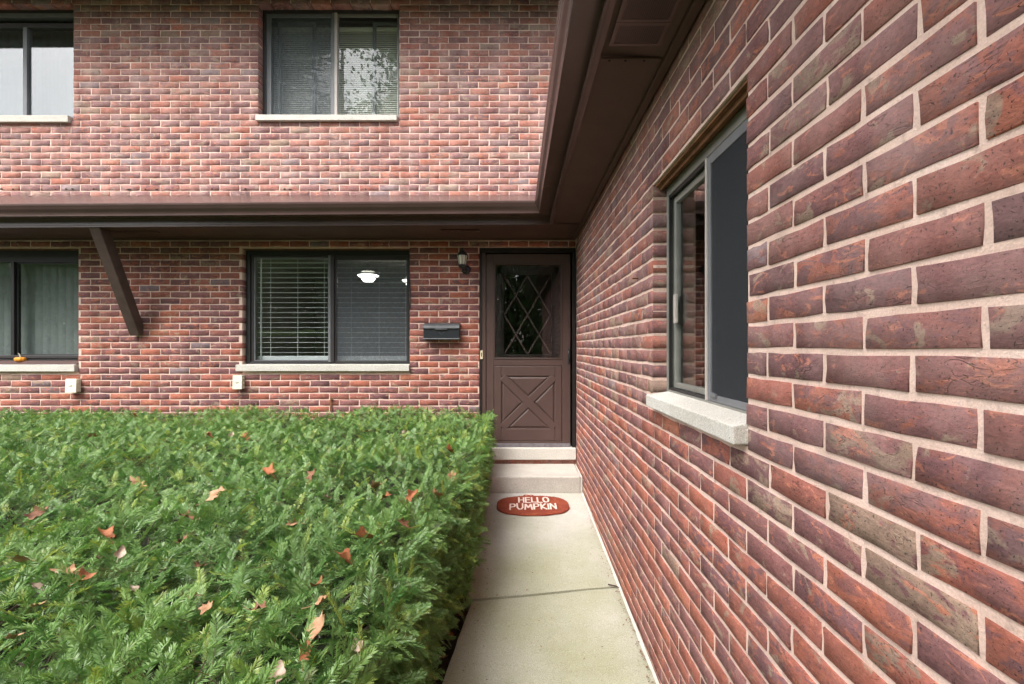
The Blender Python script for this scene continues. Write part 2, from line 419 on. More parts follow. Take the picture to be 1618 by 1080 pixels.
# ------------------------------------------------------------------ brick walls
def brick_geo(w, h, dpt, rs):
    """front face towards -Y, centred on x and z, face at y=0; irregular arris"""
    e = .0011
    a, b = w / 2, h / 2
    per = [(-a,-b), (-a*.33,-b), (a*.33,-b), (a,-b), (a,0), (a,b), (a*.33,b), (-a*.33,b), (-a,b), (-a,0)]
    j = lambda s: float(rs.normal(0, s))
    p1 = [(x + j(.0014), z + j(.0013)) for x, z in per]
    tilt = rs.normal(0, .0006, 2)
    fy = lambda x, z: float(tilt[0] * x / a + tilt[1] * z / b)
    V = [(x, dpt, z) for x, z in p1] + [(x, e + fy(x, z) + abs(j(.0006)), z) for x, z in p1]
    V += [(x - math.copysign(e, x) * (abs(x) > .01), fy(x, z) + j(.0004), z - math.copysign(e, z) * (abs(z) > .001)) for x, z in p1]
    n = 10; Fc = []
    for r in (0, 1):
        for i in range(n): k = (i + 1) % n; Fc += [(r*n+i, r*n+k, (r+1)*n+k), (r*n+i, (r+1)*n+k, (r+1)*n+i)]
    V.append((j(.008), j(.0008), 0)); c = len(V) - 1
    for i in range(n): Fc.append((2*n+i, 2*n+(i+1) % n, c))
    return np.array(V, float), np.array(Fc, int)

GEO = {}
def get_brick(w, h, dpt, var, bloom_lt=0.0):
    key = (round(w, 3), round(h, 3), round(dpt, 3), var, bloom_lt)
    if key not in GEO:
        rs = np.random.default_rng([int(round(k * 1000)) for k in key])
        V, Fc = brick_geo(key[0], key[1], key[2], rs)
        tr = rs.random(3); tr[0] = tr[0] * .6 if var < NVAR // 2 else .6 + .4 * tr[0]
        GEO[key] = [V, Fc, tr, None]
    return GEO[key]
NVAR = 36

def lay(u0, u1, z0, z1, h, L, zref, uref, openings, joint=.010, mirror_phase=0):
    """running bond: list of (u centre, z centre, w, h, touches an opening)"""
    out = []
    k0 = math.floor((z0 - zref) / h) - 1; k1 = math.ceil((z1 - zref) / h) + 1
    for k in range(k0, k1):
        a, b = max(zref + k*h, z0), min(zref + (k+1)*h, z1)
        if b - a < .022: continue
        ph = uref + (L / 2 if k % 2 else 0)
        i0 = math.floor((u0 - ph) / L) - 1; i1 = math.ceil((u1 - ph) / L) + 1
        drift = random.gauss(0, .004)
        for i in range(i0, i1):
            jl = ph + i*L + drift; jr = jl + L
            segs = [(max(jl, u0), min(jr, u1), False)]
            for (ou0, ou1, oz0, oz1) in openings:
                zc = (a + b) / 2
                ns = []
                for (s, e, t) in segs:
                    if e <= s: continue
                    if oz0 < zc < oz1 and s < ou1 and e > ou0:
                        if s < ou0: ns.append((s, ou0 + joint/2 - .001, True))
                        if e > ou1: ns.append((ou1 - joint/2 + .001, e, True))
                    else:
                        near = oz0 - h*.9 < zc < oz1 + h*.9 and s < ou1 and e > ou0
                        ns.append((s, e, t or near))
                segs = ns
            for s, e, t in segs:
                wd = e - s - joint + random.gauss(0, .0012)
                if wd < .028: continue
                out.append(((s + e) / 2, (a + b) / 2 + random.gauss(0, .0008), round(wd / .004) * .004, round((b - a - joint) / .003) * .003, t))
    return out

def build_bricks(bricks, xf, wall, score, warm, bloom_light, maxn=300):
    """xf(u,z) -> (matrix3, location); bricks the photo shows largest become parts, the rest one joined part"""
    order = sorted(range(len(bricks)), key=lambda i: -score(bricks[i]))
    single = set(i for i in order[:maxn] if score(bricks[i]) > 0)
    Vs, Fs, Ts, As = [], [], [], []; nv = 0
    for i, (u, z, wd, ht, t) in enumerate(bricks):
        hot = random.random() < warm(z); var = random.randrange(NVAR // 2) + (NVAR // 2 if hot else 0)
        G = get_brick(wd, ht, .085 if t else .03, var, bloom_light(z))
        rot, loc = xf(u, z)
        push = abs(random.gauss(0, .0015))
        if i in single:
            if G[3] is None: G[3] = np_mesh('brick', G[0], G[1], 'brick', np.tile(G[2], (len(G[0]), 1)), np.full(len(G[0]), bloom_light(z)))
            o = link('brick', G[3], wall); M = Matrix(rot.tolist()).to_4x4(); M.translation = Vector(loc); o.matrix_local = M
        else:
            V = G[0] @ rot.T + np.array(loc); Vs.append(V); Fs.append(G[1] + nv); nv += len(V)
            tr = RNG.random(3); tr[0] = .6 + .4 * tr[0] if hot else .6 * tr[0]; Ts.append(np.tile(tr, (len(V), 1))); As.append(np.full(len(V), bloom_light(z)))
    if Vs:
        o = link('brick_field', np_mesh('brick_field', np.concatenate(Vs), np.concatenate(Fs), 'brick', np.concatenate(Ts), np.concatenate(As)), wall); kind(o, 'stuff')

def wall_backing(mb, fn, u0, u1, z0, z1, openings, th, inset=.004):
    """mortar body split round the openings; fn(u0,u1,d0,d1,z0,z1) adds a box at depth d behind the brick face"""
    zs = sorted({z0, z1} | {min(max(v, z0), z1) for o in openings for v in (o[2] - inset, o[3] + inset)})
    for a, b in zip(zs[:-1], zs[1:]):
        if b - a < 1e-4: continue
        cut = sorted((o[0] - inset, o[1] + inset) for o in openings if o[2] - inset <= (a+b)/2 <= o[3] + inset)
        u = u0
        for c, e in cut:
            if c > u: fn(u, c, .0030, th, a, b)
            u = max(u, e)
        if u < u1: fn(u, u1, .0030, th, a, b)

house = thing('brick_townhouse', 'two-storey red brick townhouse with brown storm door and sliding windows', 'house', (-2.5, D, 0))
house['_w'] = (0, 0, 0); house.location = (0, 0, 0)
wing = thing('brick_wing', 'single-storey red brick wing with a deep brown eave beside the concrete path', 'building', (0, 0, 0))
I3 = np.eye(3)

# openings of the facade: u0,u1,z0,z1
W1 = (PX(408), PX(630.5), PZ(183), PZ(4))          # upper middle window
W2 = (PX(-190), PX(116), PZ(184), PZ(4))           # upper left window
W3 = (PX(383), PX(647), PZ(576), PZ(392.5))        # lower middle window
W4 = (PX(-190), PX(123.3), PZ(576), PZ(392.5))     # lower left window
DR = (PX(757.6), XW + .0, .37, PZ(391))           # door
UOP = [(W1[0], W1[1], PZ(192), W1[3]), (W2[0], W2[1], PZ(194.5), W2[3])]
LOP = [(W3[0], W3[1], PZ(586), W3[3]), (W4[0], W4[1], PZ(586.5), W4[3]), (DR[0], DR[1], .26, DR[3])]
UL = -8.6
mb = MB()
wall_backing(mb, lambda a, b, d0, d1, z0, z1: mb.box(a, b, D + d0, D + d1, z0, z1), UL, XW + .18, -.05, 2.72, LOP, .22)
wall_backing(mb, lambda a, b, d0, d1, z0, z1: mb.box(a, b, D + d0, D + d1, z0, z1), UL, 3.2, 2.72, 5.5, UOP, .22)
fwall = mb.build('wall', 'mortar', house)
xfF = lambda u, z: (I3, (u, D, z))
def scoreF(b):
    px = CX + b[0] * F / D; py = CY - (b[1] - CAMZ) * F / D
    if not (10 < px < 900 and 384 < py < 640): return 0
    if 120 < px < 235 and 360 < py < 528 and False: return 0
    return b[2] * b[3] * 1e4 - abs(px - 560) * .03
low = lay(UL, XW - .004, -.02, ZS + .02, .0678, .2128, 2.5526, -.731, LOP)
upp = lay(UL, 1.6, 3.0, 5.5, .0686, .2128, 3.152, -.62, UOP)
build_bricks(low + upp, xfF, fwall, scoreF, lambda z: .52 if z < 1.5 else .36, lambda z: .74 if z > 3 else .15)  # upper bricks paler: strong light painted in along with the lime dusting

# side wing: opening in (Y, z)
WO = (1.275, 2.157, 1.268, 2.232)
WOP = [(1.275, 2.157, 1.216, 2.232)]
mb = MB()
wall_backing(mb, lambda a, b, d0, d1, z0, z1: mb.box(XW + d0, XW + d1, a, b, z0, z1), -1.6, D - .0, -.1, 2.72, WOP, .2)
wwall = mb.build('wall', 'mortar', wing)
# brick front (-Y) must face -X : rotate -90 about Z ; u runs along +Y
RW = np.array([[0, 1, 0], [-1, 0, 0], [0, 0, 1]], float)
def xfW(u, z): return RW, (XW, u, z)
def scoreW(b):
    y = b[0]
    if y < .60: return 0
    px = CX + XW * F / y; py = CY - (b[1] - CAMZ) * F / y
    if not (-40 < py < 1120): return 0
    return b[2] * b[3] / y ** 3
wb = lay(-1.6, D, -.06, ZS + .02, .0697, .2155, 1.475, 1.275, WOP, .0118)
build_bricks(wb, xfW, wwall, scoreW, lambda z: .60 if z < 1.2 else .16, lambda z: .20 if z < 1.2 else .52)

# ------------------------------------------------------------------ windows of the facade
def pane(x0, x1, z0, z1, y, parent, mat='glass', name='pane'):
    return MB().box(x0, x1, y, y + .004, z0, z1).build(name, mat, parent)

def sill(x0, x1, z0, z1, parent, out=.035, back=.10):
    mb = MB(); mb.prism([(-out, z0), (back, z0), (back, z1 + .012), (-out, z1)], lambda p: (x0, D + p[0], p[1]), lambda p: (x1, D + p[0], p[1]))
    return mb.build('sill', 'stone_sill', parent, bevel=.004)
def lintel(o, parent, name='lintel'):
    return MB().box(o[0] + .002, o[1] - .002, D + .012, D + .085, o[3] - .008, o[3] - .001).build(name, 'rust', parent)

# upper middle window -------------------------------------------------
x0, x1, z0, z1 = W1
yf = D + .085
win1 = MB().frame(x0, x1, z0, z1, yf, yf + .05, .035, .03, .02, .05).build('window', 'bronze_frame', house, bevel=.003)
win1['label'] = 'upper sliding window with closed beige blinds'
sill(PX(406), PX(628), PZ(192), PZ(183), win1); lintel(W1, win1)
xm = PX(524)
MB().box(xm - .028, xm - .001, yf - .008, yf + .045, z0 + .02, z1 - .05).build('stile', 'grey_sash', win1, bevel=.003)
MB().box(xm + .0, xm + .030, yf - .012, yf + .045, z0 + .02, z1 - .05).build('stile', 'pale_stile', win1, bevel=.003)
MB().frame(x0 + .036, xm - .03, z0 + .021, z1 - .051, yf + .012, yf + .03, .05, .02, .02, .035).build('screen_frame', 'grey_sash', win1, bevel=.002)
MB().box(x0 + .086, xm - .05, yf + .02, yf + .022, z0 + .041, z1 - .086).build('screen', 'insect_screen', win1)
MB().frame(xm + .031, x1 - .031, z0 + .021, z1 - .051, yf + .012, yf + .03, .008, .012, .012, .03).build('sash', 'aluminium', win1, bevel=.002)
pane(xm + .039, x1 - .043, z0 + .033, z1 - .081, yf + .02, win1, 'glass_mid')
pane(x0 + .086, xm - .05, z0 + .041, z1 - .086, yf + .034, win1, 'glass_mid')
# inner sashes
for a, b in ((PX(431), PX(484)), (PX(586), PX(629))):
    MB().frame(a - .03, b + .03, z0 + .02, z1 - .09, yf + .07, yf + .10, .034, .034, .02, .03).build('inner_sash', 'grey_sash', win1, bevel=.003)
MB().box(x0, x1, yf + .052, yf + .12, z1 - .10, z1 - .002).build('head_frame', 'bronze_frame', win1)
mb = MB()
zz = z0 + .03
while zz < z1 - .15:
    mb.box(x0 + .05, x1 - .04, yf + .135, yf + .1365, zz, zz + .0215)
    for i in (-4, -3): pass
    k = len(mb.v)
    for q in range(k - 8, k):
        X, Y, Z = mb.v[q]; mb.v[q] = (X, Y + (.012 if Z > zz + .01 else 0), Z)
    zz += .0212
o = mb.build('blind', 'beige_blind', win1); kind(o, 'stuff')
MB().box(x0 + .05, x1 - .04, yf + .125, yf + .165, z1 - .15, z1 - .115).build('blind_rail', 'beige_blind', win1, bevel=.004)

# upper left window ---------------------------------------------------
x0, x1, z0, z1 = W2
win2 = MB().frame(x0, x1, z0, z1, yf, yf + .05, .03, .02, .018, .05).build('window', 'bronze_frame', house, bevel=.003)
win2['label'] = 'upper sliding window mirroring the pale sky, dark vanes inside'
sill(PX(-200), PX(112), PZ(194.5), PZ(184), win2); lintel(W2, win2)
MB().box(x0 + .03, x1 - .02, yf - .012, yf + .05, PZ(19), PZ(12.5)).build('head_rail', 'grey_sash', win2, bevel=.003)
MB().box(x0 + .03, x1 - .02, yf - .008, yf + .05, PZ(35), PZ(28)).build('head_rail', 'bronze_frame', win2, bevel=.003)
MB().box(PX(24.5), PX(31), yf - .012, yf + .05, z0 + .018, PZ(35)).build('stile', 'grey_sash', win2, bevel=.003)
pane(x0 + .03, PX(24.5), z0 + .018, PZ(35), yf + .02, win2, 'glass_bright')
pane(PX(31), x1 - .02, z0 + .018, PZ(35), yf + .012, win2, 'glass_bright')
def vanes(x0, x1, z0, z1, y, parent, n, mat):
    me = None
    for i in range(n):
        a = x0 + (x1 - x0) * i / n; wd = (x1 - x0) / n * 1.08
        mb = MB(); mb.sheet([(0, 0), (wd*.25, -.004), (wd*.5, -.006), (wd*.75, -.004), (wd, 0)], lambda p: (p[0], p[1] + .012 * p[0] / wd, z0), lambda p: (p[0], p[1] + .012 * p[0] / wd, z1))
        if me is None: me = mb.mesh('vane', mat); me.shade_smooth()
        link('vane', me, parent, (a, y, 0))
vanes(x0 + .05, x1 - .02, z0 + .03, z1 - .15, yf + .14, win2, 22, 'curtain_fabric')

# lower middle window -------------------------------------------------
x0, x1, z0, z1 = W3
yf = D + .045
win3 = MB().frame(x0 + .012, x1 - .002, z0, z1 - .006, yf, yf + .06, .045, .022, .03, .055).build('window', 'black_frame', house, bevel=.003)
win3['label'] = 'lower sliding window with open white slat blinds'
sill(PX(375), PX(647.4), PZ(586), PZ(576), win3); lintel(W3, win3)
xa, xb = PX(516), PX(524)
MB().box(xa, (xa + xb) / 2, yf - .006, yf + .05, z0 + .03, z1 - .061).build('stile', 'grey_sash', win3, bevel=.003)
MB().box((xa + xb) / 2, xb + .012, yf - .012, yf + .05, z0 + .03, z1 - .061).build('stile', 'bronze_frame', win3, bevel=.003)
MB().frame(x0 + .058, xa - .001, z0 + .031, z1 - .062, yf + .015, yf + .04, .03, .004, .012, .02).build('sash', 'bronze_frame', win3, bevel=.002)
MB().frame(x0 + .088, xa - .005, z0 + .043, z1 - .082, yf + .02, yf + .045, .010, .006, .006, .008).build('glazing_bead', 'grey_sash', win3)
MB().frame(xb + .013, x1 - .025, z0 + .031, z1 - .062, yf + .006, yf + .03, .02, .018, .012, .05).build('screen_frame', 'bronze_frame', win3, bevel=.002)
MB().box(xb + .033, x1 - .043, yf + .014, yf + .016, z0 + .043, z1 - .112).build('screen', 'insect_screen', win3)
pane(x0 + .098, xa - .011, z0 + .049, z1 - .09, yf + .03, win3)
pane(xb + .033, x1 - .043, z0 + .043, z1 - .112, yf + .032, win3)
sm = MB().box(x0 + .085, x1 - .035, -.026, .026, -.0013, .0013).mesh('slat', 'white_blind')
for i in range(19):
    z = PZ(410.5 + 8.13 * i); o = link('slat', sm, win3, (0, yf + .12, z)); o.rotation_euler.x = R(-3 + random.uniform(-1.5, 1.5))
MB().box(x0 + .085, x1 - .035, yf + .085, yf + .15, PZ(404), PZ(398)).build('blind_rail', 'white_blind', win3, bevel=.004)
MB().box(x0 + .085, x1 - .035, yf + .09, yf + .15, PZ(571), PZ(562.5)).build('bottom_rail', 'white_blind', win3, bevel=.003)
for px in (417, 461, 504, 548, 593, 636):
    MB().box(PX(px) - .002, PX(px) + .002, yf + .092, yf + .0935, PZ(566), PZ(404)).build('ladder_cord', 'white_blind', win3)
MB().box(PX(401.5), PX(403), yf + .075, yf + .09, PZ(570), PZ(404)).build('tilt_wand', 'white_blind', win3)
MB().tube([(x1 + .003, D - .004, PZ(440)), (x1 + .012, D - .006, PZ(460)), (x1 + .014, D - .006, PZ(474)), (x1 + .004, D - .004, PZ(488))], .005, 6).build('loose_gasket', 'black_frame', win3)

# lower left window ---------------------------------------------------
x0, x1, z0, z1 = W4
win4 = MB().frame(x0, x1 - .002, z0 + .03, z1 - .006, yf, yf + .06, .03, .012, .03, .13).build('window', 'black_frame', house, bevel=.003)
win4['label'] = 'lower window with dim closed vertical blinds'
sill(PX(-200), PX(122.3), PZ(586.5), PZ(576), win4); lintel(W4, win4)
MB().prism([(-.012, PZ(575.4)), (.10, PZ(575.4)), (.10, PZ(567)), (.02, PZ(570))], lambda p: (x0, D + p[0], p[1]), lambda p: (x1 - .004, D + p[0], p[1])).build('metal_sill', 'brown_metal', win4, bevel=.002)
MB().box(x0, x1 - .012, yf - .01, yf + .03, PZ(566), PZ(561)).build('bottom_rail', 'bronze_frame', win4, bevel=.003)
MB().box(PX(11), PX(16.5), yf - .01, yf + .05, PZ(561), PZ(412)).build('stile', 'black_frame', win4, bevel=.003)
MB().frame(PX(17), x1 - .013, PZ(560.6), PZ(413), yf + .012, yf + .04, .02, .008, .008, .012).build('sash', 'black_frame', win4)
pane(PX(17) + .02, x1 - .021, PZ(559.5), PZ(415), yf + .02, win4)
pane(x0 + .03, PX(11), PZ(560.6), PZ(413), yf + .03, win4)
vanes(x0 + .05, x1 - .02, PZ(566), PZ(405), yf + .11, win4, 24, 'vane_fabric')

# rooms behind the facade windows (open towards the glass)
def room(x0, x1, y0, y1, z0, z1, parent, mat='interior_paint', name='room'):
    mb = MB(); mb.add([(x0,y0,z0),(x1,y0,z0),(x1,y1,z0),(x0,y1,z0),(x0,y0,z1),(x1,y0,z1),(x1,y1,z1),(x0,y1,z1)],
                      [(0,1,2,3),(4,7,6,5),(1,5,6,2),(2,6,7,3),(3,7,4,0)])
    return mb.build(name, mat, parent)
room(-3.55, -1.0, D + .23, D + 3.2, .45, 2.66, house)
room(-8.4, -4.3, D + .23, D + 2.6, .45, 2.66, house)
room(-3.3, -1.0, D + .23, D + 2.2, 3.1, 5.35, house)
room(-8.4, -4.3, D + .23, D + 2.2, 3.1, 5.35, house)

# ------------------------------------------------------------------ door
dx0, dx1, dz0, dz1 = DR[0], XW - .006, .413, DR[3]
yd = D + .022
frame = MB()
frame.box(dx0, dx0 + .024, D + .004, D + .16, dz0, dz1 - .002); frame.box(PX(904.5), dx1, D + .004, D + .16, dz0, dz1 - .002)
frame.box(dx0 + .024, PX(904.5), D + .004, D + .16, PZ(398.5), dz1 - .002)
frame = frame.build('door_frame', 'door_dark', house, bevel=.003)
MB().box(dx0 + .0245, PX(767.5), D + .012, D + .12, dz0, PZ(398.6)).build('jamb_trim', 'door_paint', frame, bevel=.003)
# storm door: slab pieces round the glazed opening
sx0, sx1, sz0, sz1 = PX(768), PX(901.5), PZ(706.8), PZ(400.2)
ox0, ox1, oz0, oz1 = PX(780), PX(888.5), PZ(567), PZ(415.5)
mb = MB()
mb.box(sx0, ox0, yd, yd + .03, sz0, sz1); mb.box(ox1, sx1, yd, yd + .03, sz0, sz1)
mb.box(ox0, ox1, yd, yd + .03, oz1, sz1)
mb.box(ox0, ox1, yd, yd + .03, PZ(577.5), oz0)                     # lock rail
mb.box(ox0, ox1, yd, yd + .03, sz0, PZ(697.5))                     # bottom rail
mb.box(ox0, ox1, yd + .016, yd + .03, PZ(697.5), PZ(577.5))        # thin field of the lower panel
door = mb.build('storm_door', 'door_paint', house, bevel=.003)
MB().frame(ox0 + .001, ox1 - .001, oz0 + .001, oz1 - .001, yd - .008, yd + .02, .012, .012, .012, .012).build('glazing_trim', 'door_paint', door, bevel=.005)
# lower panel: frame and X brace proud of a field with four bevelled triangles
px0, px1, pz0, pz1 = PX(780.5), PX(888), PZ(697), PZ(578)
ix0, ix1, iz0, iz1 = PX(792), PX(877.5), PZ(677.5), PZ(594)
MB().frame(px0, px1, pz0, pz1, yd + .002, yd + .0165, ix0 - px0, px1 - ix1, iz0 - pz0, pz1 - iz1).build('panel_frame', 'door_paint', door, bevel=.006)
cxp, czp = (ix0 + ix1) / 2, (iz0 + iz1) / 2
# X brace as two bars, the second a hair proud
for k, (p, q) in enumerate((((ix0, iz0), (ix1, iz1)), ((ix0, iz1), (ix1, iz0)))):
    dv = Vector((q[0]-p[0], 0, q[1]-p[1])).normalized() * .012
    MB().bar((p[0] + dv.x, yd + .0085 - .0012 * k, p[1] + dv.z), (q[0] - dv.x, yd + .0085 - .0012 * k, q[1] - dv.z), .082, .014).build('cross_brace', 'door_paint', door, bevel=.006)
def tri_panel(a, b, c):
    ctr = ((a[0]+b[0]+c[0]) / 3, (a[1]+b[1]+c[1]) / 3)
    s = lambda p, k: (ctr[0] + (p[0]-ctr[0]) * k, ctr[1] + (p[1]-ctr[1]) * k)
    V = [(p[0], yd + .0155, p[1]) for p in (a, b, c)] + [(*[s(p, .80)[0]], yd + .006, s(p, .80)[1]) for p in (a, b, c)]
    MB().add(V, [(3, 4, 5), (0, 1, 4, 3), (1, 2, 5, 4), (2, 0, 3, 5)]).build('raised_panel', 'door_paint', door)
e = .052; m = .012
tri_panel((ix0 + e*1.25, iz1 - m), (cxp, czp + e*1.2), (ix1 - e*1.25, iz1 - m)); tri_panel((ix1 - e*1.25, iz0 + m), (cxp, czp - e*1.2), (ix0 + e*1.25, iz0 + m))
tri_panel((ix0 + m, iz0 + e*1.2), (cxp - e*1.25, czp), (ix0 + m, iz1 - e*1.2)); tri_panel((ix1 - m, iz1 - e*1.2), (cxp + e*1.25, czp), (ix1 - m, iz0 + e*1.2))
# scalloped dark surround inside the glazed opening
gx0, gx1, gz0, gz1 = PX(796.5), PX(870.8), PZ(559.5), PZ(433.5)
def scallop(n, a, b, amp):
    out = []
    for i in range(n):
        for k in range(6): t = (i + k / 6) / n; out.append((a + (b - a) * t, amp * abs(math.sin(math.pi * (k / 6)))))
    out.append((b, 0)); return out
mb = MB(); ya, yb = yd + .012, yd + .022
bx0, bx1, bz0, bz1 = ox0 + .037, ox1 - .037, oz0 + .034, oz1 - .036
def fringe(line_outer, line_inner):
    n = len(line_outer)
    V = [(x, ya, z) for x, z in line_outer] + [(x, ya, z) for x, z in line_inner]
    mb.add(V, [(i, i + 1, n + i + 1, n + i) for i in range(n - 1)])
L_ = [(bx0 - s, z) for z, s in scallop(6, bz0, bz1, .014)]; fringe(L_, [(gx0 - .03, z) for _, z in L_])
L_ = [(bx1 + s, z) for z, s in scallop(6, bz0, bz1, .014)]; fringe(L_, [(gx1 + .03, z) for _, z in L_])
L_ = [(x, bz1 + s) for x, s in scallop(5, bx0, bx1, .014)]; fringe(L_, [(x, gz1 + .02) for x, _ in L_])
L_ = [(x, bz0 - s) for x, s in scallop(5, bx0, bx1, .009)]; fringe(L_, [(x, gz0 - .0) for x, _ in L_])
mb.build('scalloped_surround', 'door_dark', door)
MB().frame(ox0 + .002, ox1 - .002, oz0 + .002, oz1 - .002, yd + .0235, yd + .029, .04, .04, .04, .04).build('surround_backing', 'door_paint', door)
MB().frame(bx0 + .004, bx1 - .004, bz0 + .003, bz1 - .003, yd + .031, yd + .048, gx0 - bx0 - .008, bx1 - gx1 - .008, max(.01, gz0 - bz0 - .004), bz1 - gz1 - .006).build('inner_frame', 'door_dark', door, bevel=.004)
pane(ox0 + .017, ox1 - .017, oz0 + .017, oz1 - .017, yd + .004, door, 'glass_dim')
MB().box(gx0 - .01, gx1 + .01, yd + .075, yd + .079, gz0 - .01, gz1 + .01).build('inner_pane', 'glass_dim', door)
# diamond lattice of the inner door's window: two by two diamonds
gc, gm = (gx0 + gx1) / 2, (gz0 + gz1) / 2
A = [((gx0, gz1), (gx1, gz0)), ((gc, gz1), (gx1, gm)), ((gx0, gm), (gc, gz0)), ((gx1, gz1), (gx0, gz0)), ((gc, gz1), (gx0, gm)), ((gx1, gm), (gc, gz0))]
for k, (p, q) in enumerate(A):
    MB().bar((p[0], yd + .055 + (.0022 if k > 2 else 0), p[1]), (q[0], yd + .055 + (.0022 if k > 2 else 0), q[1]), .0165, .012).build('lattice_bar', 'lattice_brown', door)
MB().box(sx0 + .002, sx1 - .002, yd - .006, yd + .024, dz0 + .004, PZ(700.5)).build('door_sweep', 'door_sweep', door)
hx = PX(899.3)
h_ = MB().box(hx - .012, hx + .012, yd - .008, yd + .002, PZ(575), PZ(550)).build('handle', 'lead_black', door, bevel=.004)
MB().tube([(hx, yd - .008, PZ(554)), (hx, yd - .035, PZ(555.5)), (hx, yd - .040, PZ(562)), (hx, yd - .034, PZ(569)), (hx, yd - .008, PZ(571))], .006, 8).build('handle_grip', 'lead_black', door, smooth=50)
MB().box(hx - .010, hx - .001, yd - .0105, yd - .007, PZ(558), PZ(554)).build('keyhole_plate', 'aluminium', door)
MB().box(PX(758.8), PX(763), D - .002, D + .01, PZ(567), PZ(553.5)).build('strike_plate', 'brass', house, bevel=.002)
MB().box(PX(760.2), PX(761.6), D - .0035, D, PZ(563), PZ(557)).build('strike_slot', 'hole_black', house)
# stone threshold, brick course below it and the hall behind
MB().box(PX(745), XW - .005, 4.93, D + .16, CAMZ - 1.193, .4125).build('door_sill', 'stone_sill', house, bevel=.006)
MB().box(PX(745), XW - .006, D - .002, D + .1, .2, CAMZ - 1.1935).build('sill_course', 'brick', house)
room(-.9, .9, D + .23, D + 2.4, .40, 2.6, house)

# ------------------------------------------------------------------ eaves
KP = [(.0, .10), (.0, .0), (.11, .0), (.1105, .018), (.114, .028), (.122, .040), (.132, .051), (.139, .063), (.143, .074), (.147, .080), (.150, .085), (.150, .103), (.147, .106), (.136, .105), (.135, .097)]
XL = -8.4; YN = -1.6
gut = MB()
gut.sheet(KP, lambda p: (XL, YF - p[0], GB + p[1] + sag(XL)), lambda p: (XF - p[0], YF - p[0], GB + p[1]))
gut.build('gutter', 'brown_metal', house, smooth=35)
gw = MB(); gw.sheet(KP, lambda p: (XF - p[0], YN, GB + p[1]), lambda p: (XF - p[0], YF - p[0], GB + p[1])); gw.build('gutter', 'brown_metal', wing, smooth=35)
FPR = [(.0, .14), (.0, .035), (.006, .033), (.006, .019), (.003, .017), (.003, .015), (.008, .013), (.008, 0), (-.02, 0), (-.02, .14)]
ZF = 2.655
fa = MB(); fa.prism(FPR, lambda p: (XL, YF - p[0], ZF + p[1] + sag(XL)), lambda p: (XF - p[0], YF - p[0], ZF + p[1])); fa.build('fascia', 'brown_metal', house)
fa = MB(); fa.prism(FPR[::-1], lambda p: (XF - p[0], YN, ZF + p[1]), lambda p: (XF - p[0], YF - p[0], ZF + p[1])); fa.build('fascia', 'brown_metal', wing)
# soffits
s1 = MB(); zf = ZF + .006
s1.add([(XL, YF + .0, zf + sag(XL)), (XF + .0, YF + .0, zf), (XW - .002, D - .002, ZS), (XL, D - .002, ZS),
        (XL, YF + .0, zf + .02 + sag(XL)), (XF, YF, zf + .02), (XW - .002, D - .002, ZS + .02), (XL, D - .002, ZS + .02)],
       [(0,3,2,1),(4,5,6,7),(0,1,5,4),(1,2,6,5),(2,3,7,6),(3,0,4,7)])
sof1 = s1.build('soffit', 'brown_soffit', house)
s2 = MB()
s2.add([(XF, YN, zf), (XW - .002, YN, ZS), (XW - .002, D - .003, ZS), (XF, YF, zf), (XF, YN, zf + .02), (XW - .002, YN, ZS + .02), (XW - .002, D - .003, ZS + .02), (XF, YF, zf + .02)],
       [(0,3,2,1),(4,5,6,7),(0,1,5,4),(1,2,6,5),(2,3,7,6),(3,0,4,7)])
sof2 = s2.build('soffit', 'brown_soffit', wing)
szz = lambda x: zf + (ZS - zf) * (x - XF) / (XW - XF)
MB().box(XF + .001, XF + .022, YN, YF - .02, zf - .010, zf - .002).build('edge_channel', 'brown_metal', sof2)
MB().box(XW - .045, XW - .008, YN, D - .05, ZS - .016, ZS - .001).build('wall_moulding', 'brown_soffit', sof2, bevel=.003)
MB().box(XL, XW - .05, D - .03, D - .006, ZS - .018, ZS - .001).build('wall_moulding', 'brown_soffit', sof1, bevel=.003)
def vent(x0, x1, y0, y1, along, parent, zfn, mat='brown_metal', ribs=22):
    mb = MB(); z = zfn - .006
    mb.box(x0, x1, y0, y0 + .014, z, z + .005); mb.box(x0, x1, y1 - .014, y1, z, z + .005)
    mb.box(x0, x0 + .014, y0 + .014, y1 - .014, z, z + .005); mb.box(x1 - .014, x1, y0 + .014, y1 - .014, z, z + .005)
    o = mb.build('soffit_vent', mat, parent)
    mb = MB()
    for i in range(ribs):
        t = (i + .5) / ribs
        if along == 'Y': a = x0 + .014 + (x1 - x0 - .028) * t; mb.box(a - .0022, a + .0022, y0 + .014, y1 - .014, z + .001, z + .004)
        else: a = y0 + .014 + (y1 - y0 - .028) * t; mb.box(x0 + .014, x1 - .014, a - .0022, a + .0022, z + .001, z + .004)
    kind(mb.build('vent_ribs', mat, parent), 'stuff')
zv = ZS - .001
for y1 in (1.785, 1.655, 1.525, 1.395): vent(.352, .545, y1 - .128, y1, 'Y', sof2, min(szz(.352), szz(.545)))
for k in range(3): vent(-.76 + .13 * k, -.76 + .13 * k + .128, 4.585, 4.64, 'X', sof1, ZS + .001, 'brown_metal', 5)
for k in range(3): vent(-4.0 + .15 * k, -4.0 + .15 * k + .14, 4.57, 4.64, 'X', sof1, ZS - .012, 'brown_soffit', 5)
for yy in (1.86, 4.36): MB().box(XF + .025, XW - .05, yy, yy + .022, ZS - .003, ZS + .004).build('joint_strip', 'brown_soffit', sof2)
for xx in (.37, .435, .51): MB().lathe([(.004, -.004), (.005, -.001), (.004, 0)], (xx, 1.871, ZS - .002), 8).build('nail_head', 'hole_black', sof2)
